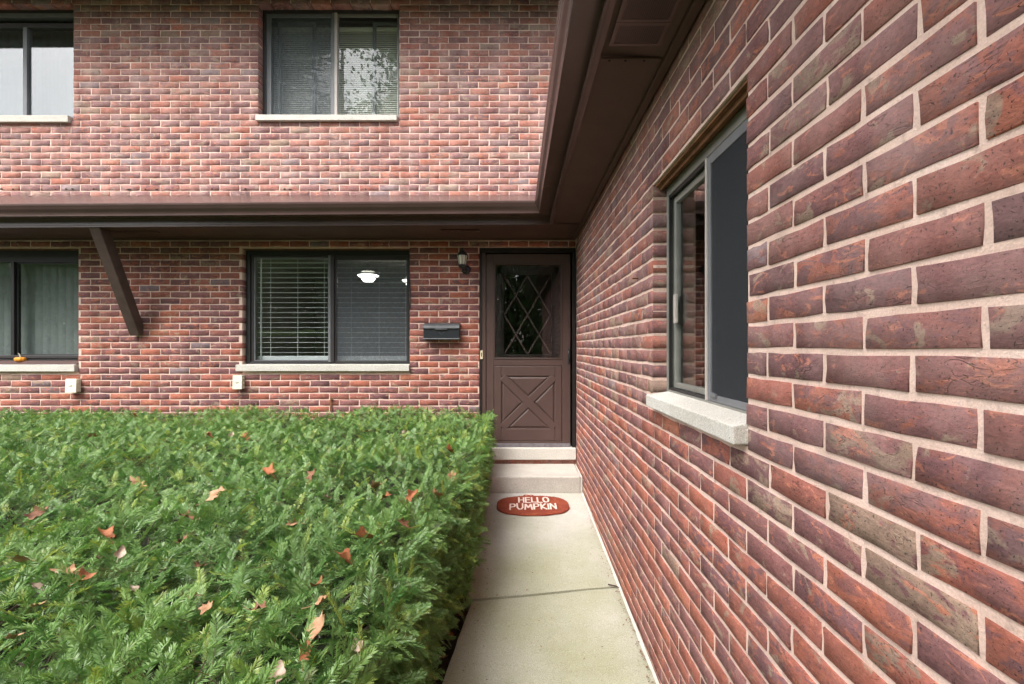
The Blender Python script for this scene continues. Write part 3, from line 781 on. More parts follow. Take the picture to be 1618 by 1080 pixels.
# pent roof above the facade gutter: metal apron, and wing roof
ap = MB(); zg = GB + .100
ap.add([(XL, YF - .125, zg + sag(XL)), (XF - .125, YF - .125, zg), (XF + .20, D + .0, 3.113), (XL, D + .0, 3.098),
        (XL, YF - .125, zg - .012 + sag(XL)), (XF - .125, YF - .125, zg - .012), (XF + .20, D + .0, 3.09), (XL, D + .0, 3.075)],
       [(0,1,2,3),(4,7,6,5),(0,4,5,1),(1,5,6,2),(2,6,7,3),(3,7,4,0)])
ap = ap.build('roof_flashing', 'brown_metal', house)
mb = MB()
for px in (8, 53, 84, 205, 222, 284, 300, 380, 440, 503, 518, 531, 562, 660, 693, 755, 788):
    x = PX(px); r = random.uniform(.010, .02); ln = random.uniform(.03, .06)
    slope = (3.105 - (zg - .015)) / (D - YF + .125)
    V = []; n = 8
    for k in range(n):
        a = 2 * math.pi * k / n; V.append((x + r * math.cos(a), D - .006 - ln * .5 * (1 - math.sin(a)) * random.uniform(.6, 1.2), 0))
    V = [(a, b, 3.103 - slope * (D - b) + .010) for a, b, c in V]; mb.add(V, [tuple(range(n))])
kind(mb.build('mortar_drips', 'mortar_drip', ap), 'stuff')
mb = MB()
for px, wd in ((3, 5), (21, 4), (31, 3), (66, 4), (88, 3), (105, 5), (115, 4), (148, 3), (204, 10), (230, 3), (248, 5), (335, 3), (388, 4), (450, 4), (459, 6), (520, 7), (578, 3), (827, 3)):
    x = PX(px); z = PZ(298.8 + random.uniform(-.6, .6)); wv = wd / 148 / 2
    n = 8; mb.add([(x + wv * math.cos(2*math.pi*k/n) * random.uniform(.7, 1.2), D - .0035, z + .008 * math.sin(2*math.pi*k/n) * random.uniform(.6, 1.2)) for k in range(n)], [tuple(range(n))[::-1]])
kind(mb.build('weep_holes', 'hole_black', fwall), 'stuff')
wr = MB()
sl_ = .36
wr.add([(XF - .13, YN, GB + .09), (XF - .13, YF - .125, GB + .09), (XF + .2, D + .06, GB + .09 + .33*sl_), (4.4, D + .06, GB + .09 + (4.4 - XF + .13)*sl_), (4.4, YN, GB + .09 + (4.4 - XF + .13)*sl_)] , [(0, 4, 3, 2, 1)])
n = 5; wr.v += [(x, y, z - .03) for x, y, z in wr.v]; wr.f += [(5, 6, 7, 8, 9)] + [(i, (i+1) % 5, 5 + (i+1) % 5, 5 + i) for i in range(5)]
wr.build('roof', 'roof_shingle', wing)
MB().box(XW + .21, 4.3, YN + .02, YN + .2, 0, 2.72).build('end_wall', 'mortar', wing)
# upper eave of the townhouse, above the frame
up = MB().box(UL, 3.2, D - .55, D + .3, 5.20, 5.24).build('upper_soffit', 'brown_soffit', house)
MB().box(UL, 3.2, D - .59, D - .552, 5.19, 5.42).build('upper_fascia', 'brown_metal', house)
ur = MB().add([(UL, D - .66, 5.45), (3.2, D - .66, 5.45), (3.2, D + 5, 7.6), (UL, D + 5, 7.6), (UL, D - .66, 5.425), (3.2, D - .66, 5.425), (3.2, D + 5, 7.56), (UL, D + 5, 7.56)],
        [(0,1,2,3),(4,7,6,5),(0,4,5,1),(1,5,6,2),(2,6,7,3),(3,7,4,0)]).build('roof', 'roof_shingle', house)
# diagonal brace from wall to eave
bx = -4.04
br = MB(); a = Vector((bx, D - .002, PZ(516))); b_ = Vector((bx, YF + .02, 2.655 + sag(bx)))
hw = .052
def bsec(y, z): return [(bx - hw, y, z), (bx + hw, y, z)]
# side outline in (y,z): foot cut against the wall, head cut under the soffit
dirv = (b_ - a).normalized(); nrm = Vector((0, dirv.z, -dirv.y)) * .050
foot = [(D - .003, PZ(512)), (D - .003, PZ(512) - .10), (D - .055, PZ(512) - .125)]
head = [(YF - .005, 2.640), (YF + .115, 2.648)]
poly = foot + head
br.prism([(y, z) for y, z in poly], lambda p: (bx - hw, p[0], p[1]), lambda p: (bx + hw, p[0], p[1]))
br = br.build('eave_brace', 'brown_wood', house, bevel=.006)
MB().lathe([(.012, 0), (.011, .006), (.006, .008)], (bx - .01, D - .062, PZ(512) - .085), 10, 'Y').build('bolt', 'aluminium', br)

# ------------------------------------------------------------------ wing window (plane x = XW + .06)
wx = XW + .062
y0, y1, z0, z1 = WO
wwin = MB().frame_x(y0 + .003, y1 - .003, z0 + .002, z1 - .012, wx, wx + .07, .03, .022, .02, .045).build('window', 'aluminium', wing, bevel=.003)
wwin['label'] = 'sliding window with a dark insect screen over the near half'
ym = 1.70
MB().box(wx - .003, wx + .05, ym - .007, ym + .007, z0 + .022, z1 - .058).build('stile', 'pale_stile', wwin, bevel=.003)
# far half: outer track, sash and glass set back
MB().frame_x(ym + .008, y1 - .026, z0 + .023, z1 - .058, wx + .004, wx + .014, .004, .010, .010, .012).build('storm_track', 'black_frame', wwin)
MB().frame_x(ym + .010, y1 - .036, z0 + .033, z1 - .070, wx + .022, wx + .046, .016, .030, .024, .03).build('sash', 'aluminium', wwin, bevel=.003)
MB().box(wx + .034, wx + .038, ym + .03, y1 - .064, z0 + .055, z1 - .098).build('pane', 'glass', wwin)
MB().box(wx + .010, wx + .022, y1 - .095, y1 - .066, 1.59, 1.72).build('latch', 'pale_stile', wwin, bevel=.002)
# near half: screen in its frame
MB().frame_x(y0 + .034, ym - .008, z0 + .023, z1 - .058, wx + .002, wx + .016, .03, .024, .024, .034).build('screen_frame', 'grey_sash', wwin, bevel=.002)
MB().box(wx + .006, wx + .008, y0 + .064, ym - .037, z0 + .047, z1 - .092).build('screen', 'insect_screen_dense', wwin)
MB().box(wx + .03, wx + .034, y0 + .04, ym - .013, z0 + .03, z1 - .07).build('pane', 'glass', wwin)
MB().bar((wx - .002, ym - .05, z0 + .05), (wx - .002, ym - .09, z0 + .046), .012, .008, (1, 0, 0)).build('screen_clip', 'grey_sash', wwin)
mb = MB(); mb.prism([(-.039, 1.216), (.075, 1.216), (.075, 1.284), (-.039, 1.268)], lambda p: (XW + p[0], 1.272, p[1]), lambda p: (XW + p[0], 2.132, p[1]))
mb.build('sill', 'stone_sill', wwin, bevel=.004)
mb = MB(); mb.box(XW + .012, XW + .075, y0 + .002, y1 - .002, z1 - .009, z1 - .002); mb.box(XW + .030, XW + .037, y0 + .002, y1 - .002, z1 - .026, z1 - .009)
mb.build('lintel', 'rust', wwin)
room_w = MB().add([(XW+.21,.9,.4),(3.4,.9,.4),(3.4,3.4,.4),(XW+.21,3.4,.4),(XW+.21,.9,2.6),(3.4,.9,2.6),(3.4,3.4,2.6),(XW+.21,3.4,2.6)],
                  [(0,1,2,3),(4,7,6,5),(1,5,6,2),(2,6,7,3),(0,4,5,1)]).build('room', 'interior_paint', wing)
# small hole in the wing's brickwork with a rusty nail
MB().tube([(XW + .01, 2.42, 1.842), (XW - .03, 2.42, 1.842)], .004, 6).build('nail', 'rust', wing)

# ------------------------------------------------------------------ lantern, mailbox, boxes, pumpkin, pendant
lx, lz = PX(736.5), PZ(426)
lan = thing('wall_lantern', 'small black wall lantern with a frosted glass body beside the door', 'wall lamp', (lx, D, lz))
def lp(mb, name, mat, **kw):
    o = mb.build(name, mat, None, **kw); o.parent = lan; o.location = (0, 0, 0); return o
lp(MB().lathe([(.0, -.028), (.024, -.026), (.040, -.018), (.048, -.008), (.050, .0)], (0, 0, 0), 24, 'Y'), 'backplate', 'lead_black', smooth=40)
lp(MB().tube([(0, -.02, 0), (-.008, -.06, -.018), (-.022, -.10, -.012), (-.026, -.115, .01)], [.016, .015, .014, .012], 10), 'arm', 'lead_black', smooth=50)
c = (-.026, -.115, .0)
lp(MB().lathe([(.008, -.01), (.03, .004), (.040, .016), (.044, .030), (.040, .034)], c, 20), 'cup', 'lead_black', smooth=40)
lp(MB().lathe([(.036, .034), (.042, .06), (.048, .10), (.052, .128)], c, 8), 'glass_body', 'frosted_glass')
lp(MB().lathe([(.060, .128), (.061, .134), (.048, .152), (.030, .170), (.016, .182), (.010, .186), (.013, .194), (.008, .204), (.002, .214)], c, 8), 'cap', 'lead_black', smooth=30)
for k in range(8):
    a = 2 * math.pi * k / 8
    lp(MB().tube([(c[0] + .037 * math.cos(a), c[1] + .037 * math.sin(a), .032), (c[0] + .054 * math.cos(a), c[1] + .054 * math.sin(a), .130)], .0032, 5), 'rib', 'lead_black')

mx0, mx1, mz0, mz1 = PX(671.5), PX(727.5), PZ(536.5), PZ(510.5)
mc = (mx0 + mx1) / 2
mbx = thing('mailbox', 'black metal wall mailbox with a scalloped lid beside the door', 'mailbox', (mc, D, mz0))
hwid = (mx1 - mx0) / 2; hh = mz1 - mz0
def mp(mb, name, mat, **kw):
    o = mb.build(name, mat, None, **kw); o.parent = mbx; return o
prof = [(0, 0), (-.075, 0), (-.088, .012), (-.088, hh * .66), (-.06, hh * .90), (-.0, hh * .96)]
mp(MB().prism(prof, lambda p: (-hwid, p[0], p[1]), lambda p: (hwid, p[0], p[1])), 'body', 'mailbox_metal', bevel=.003)
# lid with a wavy front lip
n = 40; top = [(-hwid - .004 + (2*hwid + .008) * i / n) for i in range(n + 1)]
mb = MB(); wave = lambda x: hh * .60 + (.010 * abs(math.sin(x / hwid * math.pi * 1.5)) if abs(x) > hwid * .32 else -.001)
rows = [lambda x: (x, -.002, hh), lambda x: (x, -.062, hh * .935), lambda x: (x, -.086, hh * .80), lambda x: (x, -.093, hh * .70), lambda x: (x, -.0945, wave(x))]
for r in rows: mb.v += [r(x) for x in top]
for r in range(4):
    for i in range(n): a = r * (n + 1) + i; mb.f.append((a, a + 1, a + n + 2, a + n + 1))
lid = mp(mb, 'lid', 'mailbox_lid_metal', smooth=50); so_ = lid.modifiers.new('t', 'SOLIDIFY'); so_.thickness = .003
mp(MB().box(-.062, .062, -.104, -.0955, hh * .58, hh * .655), 'lid_handle', 'mailbox_lid_metal', bevel=.002)
mb = MB()
for p, q in (((-.034, .086), (0, .052)), ((0, .052), (.034, .086))): mb.bar((p[0], -.0895, p[1]), (q[0], -.0895, q[1]), .004, .003)
mp(mb, 'emblem', 'mailbox_lid_metal')
mp(MB().prism([(-.02, .0), (-.095, .0), (-.100, .008), (-.095, .016), (-.089, .014), (-.089, .004), (-.02, .004)][::-1], lambda p: (-hwid - .002, p[0], p[1] - .001), lambda p: (hwid + .002, p[0], p[1] - .001)), 'bottom_lip', 'mailbox_lid_metal')

def jbox(pxl, pxr, pyt, pyb, label):
    p = .066; Y = D - p
    xa, xb = (pxl - CX) * Y / F, (pxr - CX) * Y / F; za, zb = CAMZ + (CY - pyb) * Y / F, CAMZ + (CY - pyt) * Y / F
    c = ((xa + xb) / 2, D, (za + zb) / 2); w2, h2 = (xb - xa) / 2, (zb - za) / 2
    t = thing('outlet_box', label, 'outlet box', c, 'cream outlet boxes under the windows')
    def q(mb, name, mat, **kw): o = mb.build(name, mat, None, **kw); o.parent = t; return o
    q(MB().box(-w2 + .004, w2 - .004, -.05, -.0005, -h2 + .004, h2 - .004), 'body', 'cream_plastic', bevel=.004)
    q(MB().prism([(-.066, -h2), (-.048, -h2), (-.048, h2), (-.058, h2)], lambda k: (-w2, k[0], k[1]), lambda k: (w2, k[0], k[1])), 'cover', 'cream_plastic', bevel=.003)
    for z in (h2 * .55, -h2 * .1, -h2 * .7): q(MB().box(w2 - .001, w2 + .010, -.046, -.034, z - .008, z + .008), 'hinge', 'cream_plastic', bevel=.002)
    q(MB().bar((-.016, -.0655, -.004), (.014, -.0652, .004), .008, .004), 'pull_tab', 'pale_stile')
jbox(102.3, 119.7, 598.2, 620.3, 'cream outlet box on the brick below the window with the pumpkin')
jbox(366.9, 381.7, 592.8, 614.8, 'cream outlet box at the sill corner of the window with white slat blinds')

pk = thing('pumpkin', 'tiny orange pumpkin with a curled pale stem on the window sill', 'pumpkin', (PX(27.8), D + .028, PZ(572) + .008))
mb = MB(); n, m = 48, 12
for i in range(m + 1):
    ph = math.pi * i / m
    for j in range(n):
        a = 2 * math.pi * j / n; rr = .058 * math.sin(ph) ** .8 * (1 - .09 * (abs(math.cos(a * 4.5)) ** 6)); dimple = .010 * math.exp(-((ph if i < m/2 else math.pi - ph) / .45) ** 2)
        mb.v.append((rr * math.cos(a), rr * math.sin(a) * .72, .031 + .030 * math.cos(ph) - (dimple if i < m/2 else -dimple)))
for i in range(m):
    for j in range(n): mb.f.append((i*n+j, (i+1)*n+j, (i+1)*n+(j+1) % n, i*n+(j+1) % n))
o = mb.build('body', 'pumpkin_skin', None, smooth=60); o.parent = pk; o.location.z = -.008
o = MB().tube([(0, 0, .044), (-.004, 0, .062), (-.012, 0, .078), (-.024, 0, .088)], [.008, .0055, .005, .004], 8).build('stem', 'pumpkin_stem', None, smooth=60); o.parent = pk

for px, py, Yl, lab in ((581.8, 435, D + 1.1, 'lit white pendant lamp seen through the screened half of the window'), (651, 443, D + 1.4, 'lit lamp half hidden by the screened window\'s edge')):
    X, Y, Z = P(px, py, Yl)
    pl = thing('pendant_lamp', lab, 'pendant lamp', (X, Y, Z), 'pendant lamps inside the room')
    def q(mb, name, mat, **kw): o = mb.build(name, mat, None, **kw); o.parent = pl; return o
    q(MB().lathe([(.05, -.085), (.06, -.08), (.10, -.03), (.135, .0), (.13, .004)], (0, 0, 0), 24), 'shade', 'lamp_glow')
    q(MB().lathe([(.012, .0), (.05, .01), (.09, .05), (.03, .07), (.012, .09)], (0, 0, 0), 20), 'canopy', 'aluminium', smooth=40)
    q(MB().tube([(0, 0, .08), (0, 0, 2.66 - Z)], .006, 6), 'rod', 'aluminium')

# rusty strap on the wall behind the hedge
hk = MB().bar((PX(523.5), D - .006, PZ(650)), (PX(523.5), D - .006, PZ(628)), .018, .010, (0, 1, 0)).bar((PX(523.5) , D - .014, PZ(632)), (PX(526.5), D - .014, PZ(629)), .012, .01).build('iron_strap', 'rust')
tag(hk, 'small rusty iron strap on the brick just above the hedge', 'strap')

# ------------------------------------------------------------------ doormat
mt = thing('doormat', 'pumpkin-shaped russet coir doormat lettered in white', 'doormat', (.135, 4.105, path_z(4.105) + .004))
mt.rotation_euler = (math.atan(.039), 0, R(1.2))
mb = MB(); n = 72
def outline(k):
    a = 2 * math.pi * k / n
    x = .318 * abs(math.cos(a)) ** .80 * math.copysign(1, math.cos(a)); y = .218 * abs(math.sin(a)) ** .72 * math.copysign(1, math.sin(a))
    y *= 1 - .035 * abs(math.cos(a * 3)) ** 8
    return x * (1 + .006 * math.sin(k * 7.3)), y * (1 + .008 * math.sin(k * 5.1))
ol = [outline(k) for k in range(n)]
mb.v += [(x, y, 0) for x, y in ol] + [(x * 1.0, y * 1.0, .011) for x, y in ol] + [(x * .975, y * .965, .016) for x, y in ol] + [(0, 0, .016)]
for r in range(2):
    for i in range(n): k = (i + 1) % n; mb.f.append((r*n+i, r*n+k, (r+1)*n+k, (r+1)*n+i))
for i in range(n): mb.f.append((2*n+i, 2*n+(i+1) % n, 3*n))
o = mb.build('coir_pad', 'coir', None); o.parent = mt
mb = MB(); sx = -.03
ol2 = [(-.042, .205), (.045, .205), (.050, .225), (.030, .245), (-.005, .250), (-.035, .240), (-.048, .222)]
mb.prism([(sx + x, y) for x, y in ol2], lambda p: (p[0], p[1], 0), lambda p: (p[0], p[1], .0145)); o = mb.build('stalk', 'coir', None); o.parent = mt
mb = MB(); mb.bar((sx - .025, .222, .0155), (sx + .005, .238, .0155), .007, .003, (0, 0, 1)).bar((sx + .006, .238, .0157), (sx + .03, .222, .0157), .007, .003, (0, 0, 1))
o = mb.build('stalk_marking', 'mat_letter', None); o.parent = mt
nf = 5200; a_ = RNG.uniform(0, 2*math.pi, nf); q_ = np.sqrt(RNG.random(nf)) * .985
fx = .318 * np.abs(np.cos(a_)) ** .8 * np.sign(np.cos(a_)) * q_; fy_ = .214 * np.abs(np.sin(a_)) ** .72 * np.sign(np.sin(a_)) * q_
c_ = np.c_[fx, fy_, np.full(nf, .014)]; th_ = RNG.uniform(0, 6.28, nf); sdv = np.c_[np.cos(th_), np.sin(th_), 0 * th_] * .0016
tp = c_ + np.c_[RNG.normal(0, .004, nf), RNG.normal(0, .004, nf), RNG.uniform(.004, .008, nf)]
o = link('fibres', np_mesh('fibres', np.stack([c_ - sdv, c_ + sdv, tp], 1).reshape(-1, 3), np.arange(3*nf).reshape(-1, 3), 'coir'), mt); kind(o, 'stuff')
LET = {'H': [[(0, 0), (.02, 1)], [(.62, 0), (.64, 1)], [(.0, .48), (.62, .52)]], 'E': [[(.55, .97), (.02, 1), (0, .03), (.56, 0)], [(0, .52), (.48, .54)]],
       'L': [[(.02, 1), (0, .03), (.58, .0)]], 'O': [[(.35 + .35 * math.cos(a * .5236), .5 + .5 * math.sin(a * .5236)) for a in range(13)]],
       'P': [[(0, 0), (.04, 1)], [(.02, .97), (.45, .98), (.62, .78), (.5, .52), (.02, .42)]], 'U': [[(.0, 1), (.02, .3), (.2, .02), (.46, .03), (.64, .3), (.66, 1)]],
       'M': [[(0, 0), (.10, 1), (.40, .35), (.72, 1), (.82, 0)]], 'K': [[(0, 0), (.02, 1)], [(.58, .98), (.05, .45), (.62, 0)]], 'I': [[(0, 0), (.03, 1)]], 'N': [[(0, 0), (.03, 1), (.60, .04), (.64, 1)]]}
ADV = {'H': .90, 'E': .80, 'L': .76, 'O': .95, 'P': .84, 'U': .90, 'M': 1.06, 'K': .84, 'I': .27, 'N': .86}
def write(word, xc, y, hgt, wsc, parent):
    tot = sum(ADV[c] for c in word) * wsc - .2 * wsc; x = xc - tot / 2
    for i, c in enumerate(word):
        mb = MB(); dy = random.uniform(-.005, .005); k = random.uniform(.94, 1.06)
        for q, st_ in enumerate(LET[c]):
            for a, b in zip(st_[:-1], st_[1:]):
                pa = Vector((x + a[0] * wsc, y + dy + a[1] * hgt * k, .0205)); pb = Vector((x + b[0] * wsc, y + dy + b[1] * hgt * k, .0205))
                e_ = (pb - pa).normalized() * .004
                q += .13; up = Vector((0, 0, .00012 * (q + i % 3)))
                mb.bar(pa - e_ + up, pb + e_ + up, .0145 * random.uniform(.9, 1.1), .003, (0, 0, 1))
        o = mb.build('letter', 'mat_letter', None); o.parent = parent
        x += ADV[c] * wsc
write('HELLO', .015, .030, .125, .068, mt); write('PUMPKIN', .0, -.130, .125, .074, mt)

# ------------------------------------------------------------------ yew hedge
XR, YB, ZT = -.245, 4.80, .845
def edge_x(y, z):
    base = XR + .05 * mnoise.noise((y * 1.7, z * 2.2, 4.0)) + .02 * mnoise.noise((y * 5, z * 5, 1.0))
    if y < 2.4: base -= .085 * min(1, (2.4 - y) / .5)
    low = max(0, .36 - z); return base - .25 * low
def top_z(x, y):
    z = ZT + .050 * mnoise.noise((x * 1.3, y * 1.3, 0)) + .040 * mnoise.noise((x * 3.7, y * 3.7, 2))
    z += .03 * math.exp(-((x + 1.35) / .28) ** 2 - ((y - 4.6) / .3) ** 2)
    r = .15; dx = edge_x(y, .7) - x; dy = YB - y; dn = y - .25
    for q in (dx, dy, dn):
        q = max(q, 0.0)
        if q < r: z -= r - math.sqrt(max(0, r*r - (r - q) ** 2))
    return z
hedge = thing('yew_hedge', 'broad clipped green yew hedge beside the path, scattered with fallen leaves', 'hedge', (0, 0, 0))

def sprig(L, nn, nl, nw, rs, young, simple_n=False):
    """flat two-ranked yew shoot along +Y in the XY plane (normal +Z)"""
    V, Fc, T = [], [], []
    droop = rs.uniform(-.5, .2)
    bend = rs.uniform(-.25, .25)
    def at(t): return np.array([bend * L * t * t, L * t, droop * L * t * t * .5])
    for i in range(nn):
        t = .06 + .94 * (i + rs.uniform(-.25, .25)) / nn
        p = at(min(t, 1)); sgn = 1 if i % 2 else -1
        ang = R(62 - 34 * t) + rs.normal(0, .10)
        ln = nl * (1 - .45 * abs(t - .40) ** 1.4) * rs.uniform(.85, 1.12)
        if t > .93: ln *= .75; ang *= .5
        dv = np.array([sgn * math.sin(ang), math.cos(ang), rs.normal(.16, .14)]); dv /= np.linalg.norm(dv)
        sd = np.cross(dv, [0, 0, 1]); sd /= np.linalg.norm(sd); sd = sd + np.array([0, 0, rs.normal(0, .35)]); sd *= nw / 2
        tip = p + dv * ln + np.array([0, 0, -.10 * ln]); mid = p + dv * ln * .5
        k = len(V); V += [p, mid - sd, tip, mid + sd] if sgn < 0 else [p, mid - sd, tip, mid + sd]
        Fc.append((k, k + 1, k + 2, k + 3)); g_ = max(0, (t - .55) / .45) * young
        T += [(0, g_, 0)] * 4
    # stem as a narrow three-step ribbon pair
    for s_, axis in ((.0011, np.array([1, 0, 0])), (.0011, np.array([0, 0, 1]))):
        for a, b in ((-.25, .35), (.35, .75), (.75, 1.0)):
            k = len(V); pa, pb = at(a) if a >= 0 else np.array([0, a * L, 0]), at(b)
            V += [pa - axis * s_, pa + axis * s_, pb + axis * s_ * .6, pb - axis * s_ * .6]; Fc.append((k, k+1, k+2, k+3)); T += [(0, .25, .75 if a < .3 else .25)] * 4
    return np.array(V), np.array(Fc), np.array(T, float)

rs = np.random.default_rng(11)
NEAR = [sprig(rs.uniform(.075, .125), int(rs.integers(46, 62)), rs.uniform(.017, .023), .0028, rs, rs.uniform(0, 1) ** 2) for _ in range(14)]
MIDV = [sprig(rs.uniform(.06, .10), int(rs.integers(32, 42)), rs.uniform(.017, .023), .0030, rs, rs.uniform(0, 1) ** 2) for _ in range(14)]
FARV = [sprig(rs.uniform(.05, .085), int(rs.integers(22, 30)), rs.uniform(.017, .023), .0034, rs, rs.uniform(0, 1) ** 2) for _ in range(14)]
# sample positions
pts = []
def grad(x, y):
    e_ = .02; return np.array([-(top_z(x + e_, y) - top_z(x - e_, y)) / (2*e_), -(top_z(x, y + e_) - top_z(x, y - e_)) / (2*e_), 1.0])
def lod(y): return 0 if y < 1.75 else (1 if y < 3.0 else 2)
dens = {0: 1150, 1: 950, 2: 900}
for (ya, yb) in ((.25, .75), (.75, 1.75), (1.75, 3.0), (3.0, YB)):
    for layer in (0, 1):
        xl = max(-6.4, -1.25 * yb - .55)
        area = (yb - ya) * (-.22 - xl); cnt = int(area * dens[lod((ya + yb) / 2)] * (.62 if layer else 1) * (.35 if ya < .5 else 1))
        for _ in range(cnt):
            y = rs.uniform(ya, yb); x = rs.uniform(xl, -.19)
            if x > edge_x(y, .7): continue
            if x < -1.18 * y - .45 and rs.random() < .6: continue
            # bare pockets where the twigs show
            hole = mnoise.noise((x * 4.3, y * 4.3, 9)) 
            if hole < -.42 and rs.random() < (.92 if layer == 0 else .6): continue
            nrm_ = grad(x, y); nrm_ /= np.linalg.norm(nrm_)
            pts.append((np.array([x, y, top_z(x, y)]) - nrm_ * (.045 + .055 * layer) + rs.normal(0, .020, 3), nrm_, y, layer))
cnt = int((YB - .7) * .85 * 1700)
for _ in range(cnt):
    y = rs.uniform(.7, YB); z = rs.uniform(.04, .80)
    pts.append((np.array([edge_x(y, z) - rs.uniform(.02, .10), y, z]), np.array([1, -.12, .55]) / 1.15, y, 0))
for _ in range(1500):  # back face towards the wall
    x = rs.uniform(-6.2, -.3); z = rs.uniform(.5, .82); pts.append((np.array([x, YB - rs.uniform(.0, .06), z]), np.array([0, 1, .4]) / 1.08, 4.7, 1))

def orient(nrm_, spread):
    # shoot direction: mostly outwards from the centre of the plant, spread towards the surface plane
    az = rs.uniform(0, 2 * math.pi); t1 = np.cross(nrm_, [.3, .9, .1]); t1 /= np.linalg.norm(t1); t2 = np.cross(nrm_, t1)
    tang = t1 * math.cos(az) + t2 * math.sin(az)
    el = R(rs.uniform(*spread)); dv = tang * math.cos(el) + nrm_ * math.sin(el)
    # flat face of the spray turned to the light
    up = nrm_ * .8 + np.array([0, 0, .5]) + rs.normal(0, .42, 3)
    sd = np.cross(dv, up); sd /= np.linalg.norm(sd); up = np.cross(sd, dv)
    return np.stack([sd, dv, up], 1)
items = []
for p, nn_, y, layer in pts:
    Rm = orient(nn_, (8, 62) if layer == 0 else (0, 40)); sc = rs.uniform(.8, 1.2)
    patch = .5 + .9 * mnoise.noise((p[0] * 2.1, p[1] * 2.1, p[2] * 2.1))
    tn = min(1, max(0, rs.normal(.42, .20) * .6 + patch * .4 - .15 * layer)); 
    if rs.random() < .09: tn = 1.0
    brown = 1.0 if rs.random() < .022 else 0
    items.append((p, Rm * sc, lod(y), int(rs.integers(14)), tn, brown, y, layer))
def seen(p):
    if p[1] < .5: return -1
    px = CX + p[0] * F / p[1]; py = CY - (p[2] - CAMZ) * F / p[1]
    return 1 / p[1] if (5 < px < 1600 and 640 < py < 1075) else -1
order = sorted(range(len(items)), key=lambda i: -(seen(items[i][0]) if items[i][7] == 0 else -1))
single = set(order[:280])
smesh = {}
Vs, Fs, Ts = [], [], []; nv = 0
for i, (p, Rm, ld, var, tn, brown, y, layer) in enumerate(items):
    V, Fc, T = (NEAR, MIDV, FARV)[ld][var]
    if i in single:
        key = (ld, var, round(tn * 5) / 5)
        if key not in smesh:
            TT = T.copy(); TT[:, 0] = key[2]; smesh[key] = np_mesh('sprig', V, Fc, 'yew', TT)
        o = link('sprig', smesh[key], hedge); M = Matrix(Rm.tolist()).to_4x4(); M.translation = Vector(p); o.matrix_local = M
    else:
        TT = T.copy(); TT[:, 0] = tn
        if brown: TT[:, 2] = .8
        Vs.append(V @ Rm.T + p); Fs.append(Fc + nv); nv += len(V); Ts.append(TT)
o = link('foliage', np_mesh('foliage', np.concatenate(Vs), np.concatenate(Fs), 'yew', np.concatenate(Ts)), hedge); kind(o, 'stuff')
# woody inside: dark core and twigs
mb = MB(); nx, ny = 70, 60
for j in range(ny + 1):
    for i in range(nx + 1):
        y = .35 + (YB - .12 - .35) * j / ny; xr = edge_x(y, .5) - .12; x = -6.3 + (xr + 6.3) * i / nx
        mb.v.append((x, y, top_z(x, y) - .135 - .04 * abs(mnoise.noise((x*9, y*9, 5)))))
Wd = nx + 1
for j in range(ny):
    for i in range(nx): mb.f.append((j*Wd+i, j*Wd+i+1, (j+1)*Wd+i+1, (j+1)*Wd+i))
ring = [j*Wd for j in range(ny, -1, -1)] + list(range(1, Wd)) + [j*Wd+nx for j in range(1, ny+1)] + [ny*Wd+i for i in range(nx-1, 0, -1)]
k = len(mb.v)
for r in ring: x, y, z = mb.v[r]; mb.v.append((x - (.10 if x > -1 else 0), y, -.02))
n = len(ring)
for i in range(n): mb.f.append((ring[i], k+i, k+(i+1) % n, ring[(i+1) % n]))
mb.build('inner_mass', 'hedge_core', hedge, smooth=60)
mb = MB()
for _ in range(900):
    y = .6 + 4.1 * rs.random() ** 1.3; x = rs.uniform(max(-5.5, -1.15*y - .3), edge_x(y, .5) - .03)
    z = top_z(x, y) - rs.uniform(.05, .12); p = Vector((x, y, z - .10)); q = Vector((x + rs.normal(0, .07), y + rs.normal(0, .07), z + .02))
    mb.tube([p, (p + q) / 2 + Vector(rs.normal(0, .01, 3)), q], [.004, .003, .002], 4)
for _ in range(260):
    y = rs.uniform(1.2, 4.7); z = rs.uniform(.05, .7); x = edge_x(y, z)
    p = Vector((x - .22, y, z - .06)); q = Vector((x - .03, y + rs.normal(0, .08), z + rs.normal(.03, .05))); mb.tube([p, (p + q) / 2 + Vector(rs.normal(0, .012, 3)), q], [.006, .004, .002], 4)
kind(mb.build('twigs', 'bark', hedge), 'stuff')

# ------------------------------------------------------------------ fallen leaves
def leaf_mesh(name, mat, size, lobes, curl, seed):
    r = np.random.default_rng(seed); n = 44; mb = MB(); V = []
    for k in range(n):
        t = k / n; a = 2 * math.pi * t
        rr = .40 + .085 * math.cos(a * lobes) + .03 * math.cos(a * lobes * 2 + 1) + r.normal(0, .014)
        x = rr * math.sin(a) * .82; y = rr * math.cos(a) * 1.25
        V.append((x, y))
    rings = []
    for s_ in (1, .62, .28):
        rings.append([(x * s_, y * s_) for x, y in V])
    f3 = lambda x, y: (x * size, y * size, size * (curl[0] * x * x * 2.2 + curl[1] * y * y * 1.2 + .10 * math.sin(x * 7 + seed) * math.cos(y * 5)))
    for rg in rings: mb.v += [f3(*p) for p in rg]
    mb.v.append(f3(0, 0)); c = len(mb.v) - 1
    for q in range(2):
        for k in range(n): e_ = (k + 1) % n; mb.f.append((q*n+k, q*n+e_, (q+1)*n+e_, (q+1)*n+k))
    for k in range(n): mb.f.append((2*n+k, 2*n+(k+1) % n, c))
    me = mb.mesh(name, mat); me.shade_smooth()
    tb = MB().tube([f3(0, -.42), f3(.02, -.7), f3(.06, -.92)], [.0016, .0013, .001], 5); 
    return me, tb.mesh('stalk', mat)
